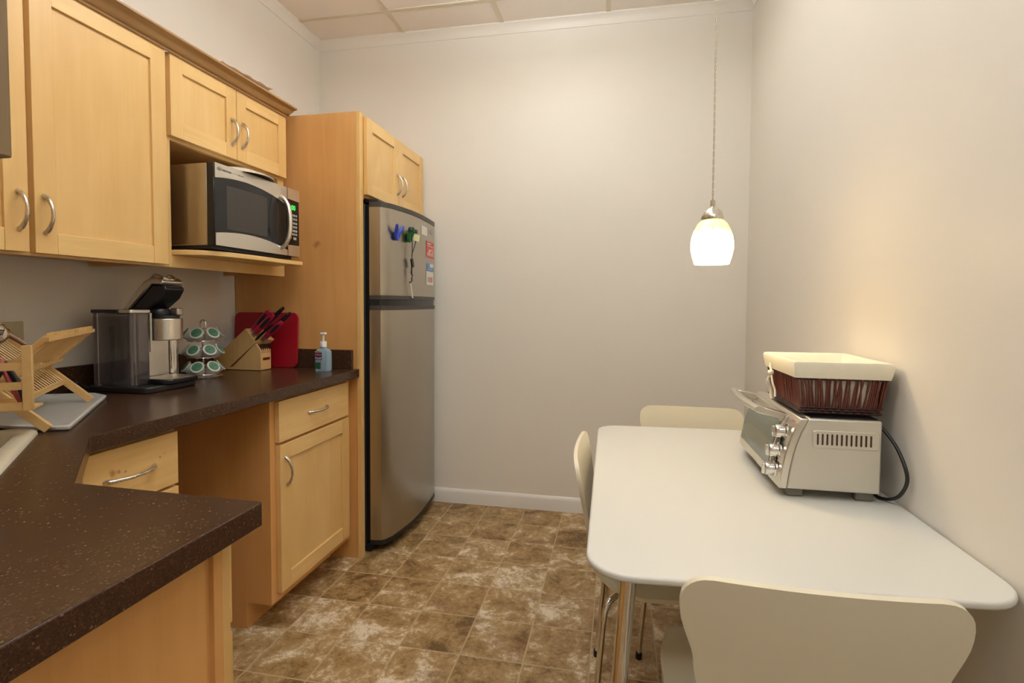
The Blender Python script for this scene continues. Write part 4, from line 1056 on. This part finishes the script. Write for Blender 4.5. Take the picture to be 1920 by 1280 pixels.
# ================================================================== POD CAROUSEL
cxp, cyp = -1.690, 1.900
cr2 = thing('pod_carousel', 'chrome wire coffee pod carousel with loop handle beside the coffee maker', 'pod rack', (cxp, cyp, CT))
build('base', MB().lathe([(.0, .0003), (.070, .0003), (.072, .004), (.068, .008), (0, .009)], (cxp, cyp, CT), 36, cap=False), M['chrome'], cr2, smooth=45)
build('post', MB().tube([(cxp, cyp, CT + .008), (cxp, cyp, 1.118)], .004, 10), M['chrome'], cr2, smooth=60)
lp = [(cxp - .013, cyp, 1.112), (cxp - .013, cyp, 1.134), (cxp - .009, cyp, 1.146), (cxp, cyp, 1.151), (cxp + .009, cyp, 1.146), (cxp + .013, cyp, 1.134), (cxp + .013, cyp, 1.112)]
build('handle', MB().tube(smoothpath(lp, 4), .0035, 10), M['chrome'], cr2, smooth=60)
tiers = [(1.100, 'top'), (1.031, 'middle'), (.962, 'bottom')]
rg = MB()
for zt_, _ in tiers:
    for dr, dz in ((.036, .014), (.058, -.022)):
        rg.tube([(cxp + dr * math.cos(2 * PI * i / 28), cyp + dr * math.sin(2 * PI * i / 28), zt_ + dz - .012) for i in range(28)], .0016, 6, closed=True)
    for k in range(4):
        a = k * PI / 2 + .4; rg.tube([(cxp, cyp, zt_ + .002), (cxp + .036 * math.cos(a), cyp + .036 * math.sin(a), zt_ + .002)], .0014, 6)
build('wire_rings', rg, M['chrome'], cr2, smooth=60)
tilt = math.radians(53)       # axis of the pod away from vertical
def pod_matrix(a):
    ax = Vector((math.cos(a) * math.sin(tilt), math.sin(a) * math.sin(tilt), math.cos(tilt)))
    return ax.to_track_quat('Z', 'Y').to_matrix()
def make_pod():
    t = thing('coffee_pod', '', 'coffee pod', (0, 0, 0), 'coffee pods on the carousel', local=True)
    build('cup', MB().lathe([(.0, -.042), (.017, -.042), (.0185, -.040), (.0225, -.004), (.0262, -.002), (.0264, 0), (.0255, .0012), (0, .0012)], (0, 0, 0), 28, cap=False), M['pod'], t, smooth=40)
    l_ = build('lid', MB().lathe([(0, .0013), (.0238, .0013), (.0238, .0017), (0, .0018)], (0, 0, 0), 28, cap=False), M['pod_lid'], t)
    build('printed_label', MB().lathe([(0, .0019), (.0200, .0019), (.0200, .0022), (0, .0023)], (0, 0, 0), 28, cap=False), M['pod_green'], l_)
    return t
proto = make_pod(); first = True
view_a = math.atan2(-cyp, -cxp)      # towards the camera
order = ['leftmost, half behind coffee maker', 'left of centre', 'right of centre', 'far right edge']
for (zt_, tn_), ph_ in zip(tiers, (.10, -.12, .10)):
    for k, off in enumerate((-1.45, -.45, .50, 1.40)):
        a = view_a + off + ph_
        o = proto
        if not first:
            o = proto.copy(); COL.objects.link(o)
            for c1 in list(proto.children):
                c2 = c1.copy(); COL.objects.link(c2); c2.parent = o
                for g1 in list(c1.children):
                    g2 = g1.copy(); COL.objects.link(g2); g2.parent = c2
        first = False
        rr = .064
        o.location = (cxp + rr * math.cos(a), cyp + rr * math.sin(a), zt_)
        o.rotation_euler = pod_matrix(a).to_euler()
        o['label'] = 'green-topped coffee pod, %s tier of carousel, %s' % (tn_, order[k])

# ================================================================== KNIFE BLOCK AND BOARD
kb_ = thing('knife_block', 'slanted beech knife block standing in front of the red cutting board', 'knife block', (-1.70, 2.16, CT))
ky0, ky1, kym = 2.127, 2.199, 2.163
basep = [(-1.800, CT + .002), (-1.590, CT + .002), (-1.590, 1.006), (-1.612, 1.034), (-1.62, 1.036), (-1.735, .93)]
build('base', MB().prism(basep, ky0, ky1, 'y'), M['block'], kb_, bevel=.001)
s1 = [(-1.616, 1.042), (-1.667, 1.105), (-1.838, .962), (-1.815, CT + .003), (-1.765, CT + .003)]
s2 = [(-1.570, 1.052), (-1.652, 1.118), (-1.838, .962), (-1.815, CT + .003), (-1.742, CT + .003)]
build('slanted_block', MB().prism(s1, ky0 - .0005, kym, 'y'), M['block'], kb_, bevel=.001)
build('slanted_block', MB().prism(s2, kym + .0003, ky1 + .0005, 'y'), M['block'], kb_, bevel=.001)
st = MB()
for i in range(5): st.box(-1.612, -1.5895, ky0 + .008 + i * .0135, ky0 + .0105 + i * .0135, .992, 1.0345)
build('slots', st, M['slot'], kb_)
build('nameplate', MB().box(-1.5905, -1.5890, 2.142, 2.190, .960, .972), plain('dark red plate', (.12, .02, .01), .5), kb_)
def knife(label, base, tip, w, red):
    base, tip = Vector(base), Vector(tip); dk = (tip - base); ln = dk.length; dk.normalize()
    t = thing('kitchen_knife', label, 'knife', tuple(base), 'knives in the block')
    n_ = 12; ty = .0075; pts = [base + dk * (ln * i / n_) for i in range(n_ + 1)]
    rs = [ty * (.80 + .20 * math.sin(PI * min(1, i / n_ * 1.05))) * (1 if 0 < i < n_ else .7) for i in range(n_ + 1)]
    hnd = build('handle', MB().tube(pts, rs, 16, flat=w / 2 / ty), M['red_grip'] if red else M['black'], t, smooth=60)
    if red:
        q = [base + dk * (ln * (.22 + .66 * i / 8)) + Vector((.001, -ty * .62, -.001)) for i in range(9)]
        build('grip_inlay', MB().tube(q, [.0035 * math.sin(PI * (i + .6) / 9.2) ** .5 for i in range(9)], 14, flat=w * .33 / .0035), M['black'], hnd, smooth=60)
    else:
        build('rivet', MB().lathe([(.0, 0), (.0022, 0), (.0022, .001), (0, .001)], base + dk * (ln * .93) + Vector((0, -ty, 0)), 10, mat=Matrix.Rotation(PI / 2, 3, 'X'), cap=False), M['steel'], hnd)
    build('blade', MB().tube([base - dk * .020, base + dk * .002], [.0016, .0016], 8, flat=w * .35 / .0016), M['steel'], t, smooth=60)
    return t
knife('broad red-handled knife at the upper left of the knife block', (-1.648, 2.152, 1.098), (-1.566, 2.156, 1.186), .030, False if 0 else True)
knife('red knife handle with black oval inlay, middle of the knife block', (-1.628, 2.136, 1.084), (-1.526, 2.132, 1.170), .031, True)
knife('lowest red knife handle with black inlay, right side of the block', (-1.578, 2.140, 1.064), (-1.487, 2.138, 1.138), .028, True)
knife('black-handled knife whose end reaches highest above the knife block', (-1.612, 2.176, 1.112), (-1.504, 2.176, 1.202), .021, False)
knife('black-handled knife just below and right of the highest one', (-1.590, 2.184, 1.086), (-1.476, 2.184, 1.178), .022, False)
knife('slim black knife handle slanting between the two red inlaid handles', (-1.617, 2.131, 1.055), (-1.530, 2.129, 1.130), .012, False)
bo = MB(); rp = rrect(-1.842, -1.497, -.131, .131, .030, 8)
ang = math.radians(3.2)
vs = []
for th in (0, .009):
    for x, h in rp: vs.append((x, 2.2615 + (h + .131) * math.sin(ang) + th, CT + .0008 + (h + .131) * math.cos(ang)))
n_ = len(rp)
bo.faces(vs, [tuple(range(n_)), tuple(range(2 * n_ - 1, n_ - 1, -1))] + [(i, (i + 1) % n_, n_ + (i + 1) % n_, n_ + i) for i in range(n_)])
bo_ = build('cutting_board', bo, M['red_board'], None, origin=(-1.67, 2.27, CT), bevel=.0025, seg=3)
tag(bo_, 'red plastic cutting board with rounded corners leaning on the wooden side panel', 'cutting board')

# ================================================================== SANITIZER BOTTLE
sb = thing('sanitizer_bottle', 'clear blue hand sanitizer pump bottle with white pump at the counter end', 'bottle', (-1.316, 2.19, CT))
bx0, bx1, by0, by1 = -1.352, -1.280, 2.172, 2.212
bt = MB(); prev = None
for s_, z in ((.94, CT + .0005), (1, .920), (1, .985), (.97, 1.003), (.80, 1.012), (.40, 1.019), (.36, 1.022)):
    cx_, cy_ = (bx0 + bx1) / 2, (by0 + by1) / 2; hx, hy = (bx1 - bx0) / 2 * s_, (by1 - by0) / 2 * s_
    cur = [bt.bm.verts.new((*p, z)) for p in rrect(cx_ - hx, cx_ + hx, cy_ - hy, cy_ + hy, min(hx, hy) * .7, 5)]
    if prev:
        for i in range(len(cur)): bt.bm.faces.new((prev[i], prev[(i + 1) % len(cur)], cur[(i + 1) % len(cur)], cur[i]))
    else: bt.bm.faces.new(cur[::-1])
    prev = cur
bt.bm.faces.new(prev)
build('bottle_body', bt, M['gel'], sb, smooth=50)
build('label', MB().box(-1.346, -1.312, 2.1705, 2.1716, .967, 1.000), M['label_purple'], sb)
build('label', MB().box(-1.346, -1.318, 2.1705, 2.1716, .925, .955), M['label_green'], sb)
build('label', MB().box(-1.346, -1.320, 2.1705, 2.1716, 1.0005, 1.006), M['orange'], sb)
text_part('lettering', 'Purell', .013, M['white'], sb, (-1.329, 2.1700, .974), (1, 0, 0), (0, 0, 1), .0002)
text_part('lettering', 'ADVANCED', .0055, M['paper'], sb, (-1.329, 2.1700, .990), (1, 0, 0), (0, 0, 1), .0002)
build('collar', MB().lathe([(.013, 1.0222), (.0145, 1.0235), (.0145, 1.047), (.012, 1.050)], (-1.316, 2.192, 0), 24), M['white'], sb, smooth=45)
build('pump_stem', MB().lathe([(.0048, 1.0502), (.0048, 1.078)], (-1.316, 2.192, 0), 12), M['white'], sb, smooth=45)
build('dip_tube', MB().tube([(-1.316, 2.192, .925), (-1.316, 2.192, 1.021)], .003, 8), M['white'], sb, smooth=45)
build('pump_head', MB().box(-1.330, -1.302, 2.185, 2.199, 1.0782, 1.090), M['white'], sb, bevel=.004)

# ================================================================== OUTLETS
def outlet(y0, y1, z0, z1, label, mat):
    o = thing('wall_outlet', label, 'outlet', (XL, (y0 + y1) / 2, (z0 + z1) / 2))
    pl2 = build('cover_plate', MB().box(XL + .0003, XL + .006, y0, y1, z0, z1), mat, o, bevel=.0025)
    zc_ = (z0 + z1) / 2
    for dz in (-.020, .020):
        build('socket', MB().prism(rrect((y0 + y1) / 2 - .015, (y0 + y1) / 2 + .015, zc_ + dz - .013, zc_ + dz + .013, .008), XL + .0061, XL + .0075, 'x'), mat, pl2)
outlet(1.268, 1.349, 1.045, 1.160, 'ivory outlet plate on the wall behind the dish rack', M['ivory'])
outlet(2.205, 2.279, 1.005, 1.122, 'pale outlet plate on the wall behind the pod carousel', M['white'])

# ================================================================== DRAINING TRAY AND DISH RACK
A2 = Vector((-.6277, .7784, 0)); B2v = Vector((-.7784, -.6277, 0))
F1 = Vector((-1.3249, 1.0067, .9195))
T0 = Vector((-1.2912, 1.0308, CT)) 
def TR(a, b_, z): p = T0 + A2 * a + B2v * b_; return (p.x, p.y, CT + z)
tr = MB(); prev = None
TP = [Vector(p) for p in ((-1.2925, 1.0320), (-1.610, 1.405), (-1.690, 1.432), (-1.838, 1.362), (-1.838, 1.004), (-1.458, 1.0045), (-1.3300, 1.0165))]
def tr_ring(ia, z):
    n_ = len(TP); cc = sum(TP, Vector((0, 0))) / n_; pts = []
    for i in range(n_):
        p = TP[i] + (cc - TP[i]).normalized() * ia * 1.3; q = TP[i - 1] - TP[i]; w = TP[(i + 1) % n_] - TP[i]
        r = .014
        p0 = p + q.normalized() * r; p2 = p + w.normalized() * r
        for k in range(4):
            t = k / 3; pts.append(tuple(p0 * (1 - t) ** 2 + p * 2 * t * (1 - t) + p2 * t * t) + (CT + z,))
    return pts
for ia, z in ((.004, .0006), (0, .004), (0, .010), (.004, .012), (.016, .012), (.026, .004)):
    cur = [tr.bm.verts.new(p) for p in tr_ring(ia, z)]
    if prev:
        for i in range(len(cur)): tr.bm.faces.new((prev[i], prev[(i + 1) % len(cur)], cur[(i + 1) % len(cur)], cur[i]))
    else: tr.bm.faces.new(cur[::-1])
    prev = cur
tr.bm.faces.new(prev)
to = build('draining_tray', tr, M['tray'], None, origin=(-1.55, 1.1, CT), smooth=50)
tag(to, 'worn white plastic draining tray lying under the wooden dish rack', 'tray')

rk = thing('dish_rack', 'folding bamboo dish rack standing on the white draining tray', 'dish rack', (-1.55, 1.12, CT + .005))
def RK(a, b_, z): return F1 + A2 * a + B2v * b_ + Vector((0, 0, z - .9195))
LA = .432
for a in (.006, LA - .006):
    build('leg', MB().beam(RK(a, .0, .9215), RK(a, .215, 1.137), .014, .020), M['bamboo'], rk, bevel=.001)
    build('leg', MB().beam(RK(a + (.0145 if a < .1 else -.0145), .215, .9215), RK(a + (.0145 if a < .1 else -.0145), 0, 1.137), .014, .020), M['bamboo'], rk, bevel=.001)
def comb(b_, z, along):
    cb = MB(); cb.beam(RK(-.012, b_, z), RK(LA + .012, b_, z), .011, .010)
    nt_ = 18
    for i in range(nt_): cb.beam(RK(.015 + (LA - .03) * i / (nt_ - 1) - .0045, b_, z + .009), RK(.015 + (LA - .03) * i / (nt_ - 1) + .0045, b_, z + .009), .009, .010)
    return cb
build('rail', comb(-.004, 1.136, 1), M['bamboo'], rk); build('rail', comb(.219, 1.136, 1), M['bamboo'], rk)
build('rail', comb(.075, 1.050, 1), M['bamboo'], rk); build('rail', comb(.140, 1.050, 1), M['bamboo'], rk)
dw = MB()
for i in range(20):
    a = .015 + (LA - .03) * i / 19
    dw.tube([RK(a, .002, 1.130), RK(a, .079, 1.056), RK(a, .150, .985)], .0022, 6); dw.tube([RK(a, .213, 1.130), RK(a, .136, 1.056), RK(a, .065, .985)], .0022, 6)
build('dowels', dw, M['bamboo'], rk, smooth=60)
build('rail', MB().beam(RK(0, .150, .983), RK(LA, .150, .983), .010, .012), M['bamboo'], rk); build('rail', MB().beam(RK(0, .065, .983), RK(LA, .065, .983), .010, .012), M['bamboo'], rk)
# utensil box hooked on the near end
ub = thing('utensil_holder', 'slatted bamboo utensil holder on the near end of the dish rack', 'utensil holder', tuple(RK(-.05, .1, .98)))
def PB(b0, b1, a0, a1, z0, z1):
    m = MB(); vs = [RK(a, b_, z) for z in (z0, z1) for a, b_ in ((a0, b0), (a1, b0), (a1, b1), (a0, b1))]
    return m.faces(vs, [(3, 2, 1, 0), (4, 5, 6, 7), (0, 1, 5, 4), (1, 2, 6, 5), (2, 3, 7, 6), (3, 0, 4, 7)])
for b0 in (.002, .180):
    for a0 in ((-.092, -.020) if b0 > .1 else (-.092,)): build('post', PB(b0, b0 + .018, a0, a0 + .012, .984, 1.128), M['bamboo'], ub, bevel=.001)
for zz in (.986, 1.031, 1.074):
    build('slat', PB(.0205, .1795, -.090, -.086, zz, zz + .017), M['bamboo'], ub)
    build('slat', PB(.1985, .2020, -.088, -.010, zz, zz + .017), M['bamboo'], ub)
for zz in (.986, 1.074): build('slat', PB(.0205, .1795, -.014, -.010, zz, zz + .017), M['bamboo'], ub)
build('bottom', PB(.004, .198, -.085, -.012, .9845, .9885), M['bamboo'], ub)
def stick(name, pts, r, mat, label, cat):
    o = build(name, MB().tube(smoothpath(pts, 5), r, 10), mat, None, origin=tuple(pts[0]), smooth=60); tag(o, label, cat); return o
stick('bottle_brush', [RK(-.05, .030, .992), RK(-.055, .045, 1.03), RK(-.06, .064, 1.095)], .0055, M['pink'], 'pink-handled brush standing in the utensil holder', 'brush')
ladle = MB(); lc = RK(-.055, .066, 1.150)
ladle.lathe([(.0, -.016), (.008, -.015), (.015, -.008), (.017, .004), (.0155, .004), (.013, -.006), (0, -.013)], lc, 24, mat=Matrix.Rotation(1.1, 3, 'X') @ Matrix.Scale(1.5, 3, Vector((0, 1, 0))), cap=False)
ladle.tube([RK(-.045, .085, .992), RK(-.048, .078, 1.08), lc + Vector((0, 0, -.014))], .0035, 8)
lo = build('serving_spoon', ladle, M['chrome'], None, origin=tuple(lc), smooth=60); tag(lo, 'shiny steel serving spoon upright in the utensil holder', 'spoon')
stick('wooden_spoon', [RK(-.03, .140, .995), RK(-.035, .085, 1.165), RK(-.03, .055, 1.148), RK(-.025, .026, 1.122)], .0055, wood('dark utensil wood', (.24, .11, .05), (.16, .07, .03), 'z'), 'dark wooden spoon leaning over the utensil holder', 'spoon')
stick('spatula', [RK(-.065, .020, .992), RK(-.06, .034, 1.04), RK(-.055, .060, 1.09)], .006, M['black'], 'black spatula handle beside the pink-handled brush', 'spatula')
stick('kitchen_tongs', [RK(-.07, .100, .992), RK(-.068, .08, 1.03), RK(-.068, .060, 1.07)], .0045, M['black'], 'black handled utensil standing at the front of the holder', 'utensil')

# clean helper keys
for o in bpy.data.objects:
    for k in ('_o', '_local'):
        if k in o: del o[k]
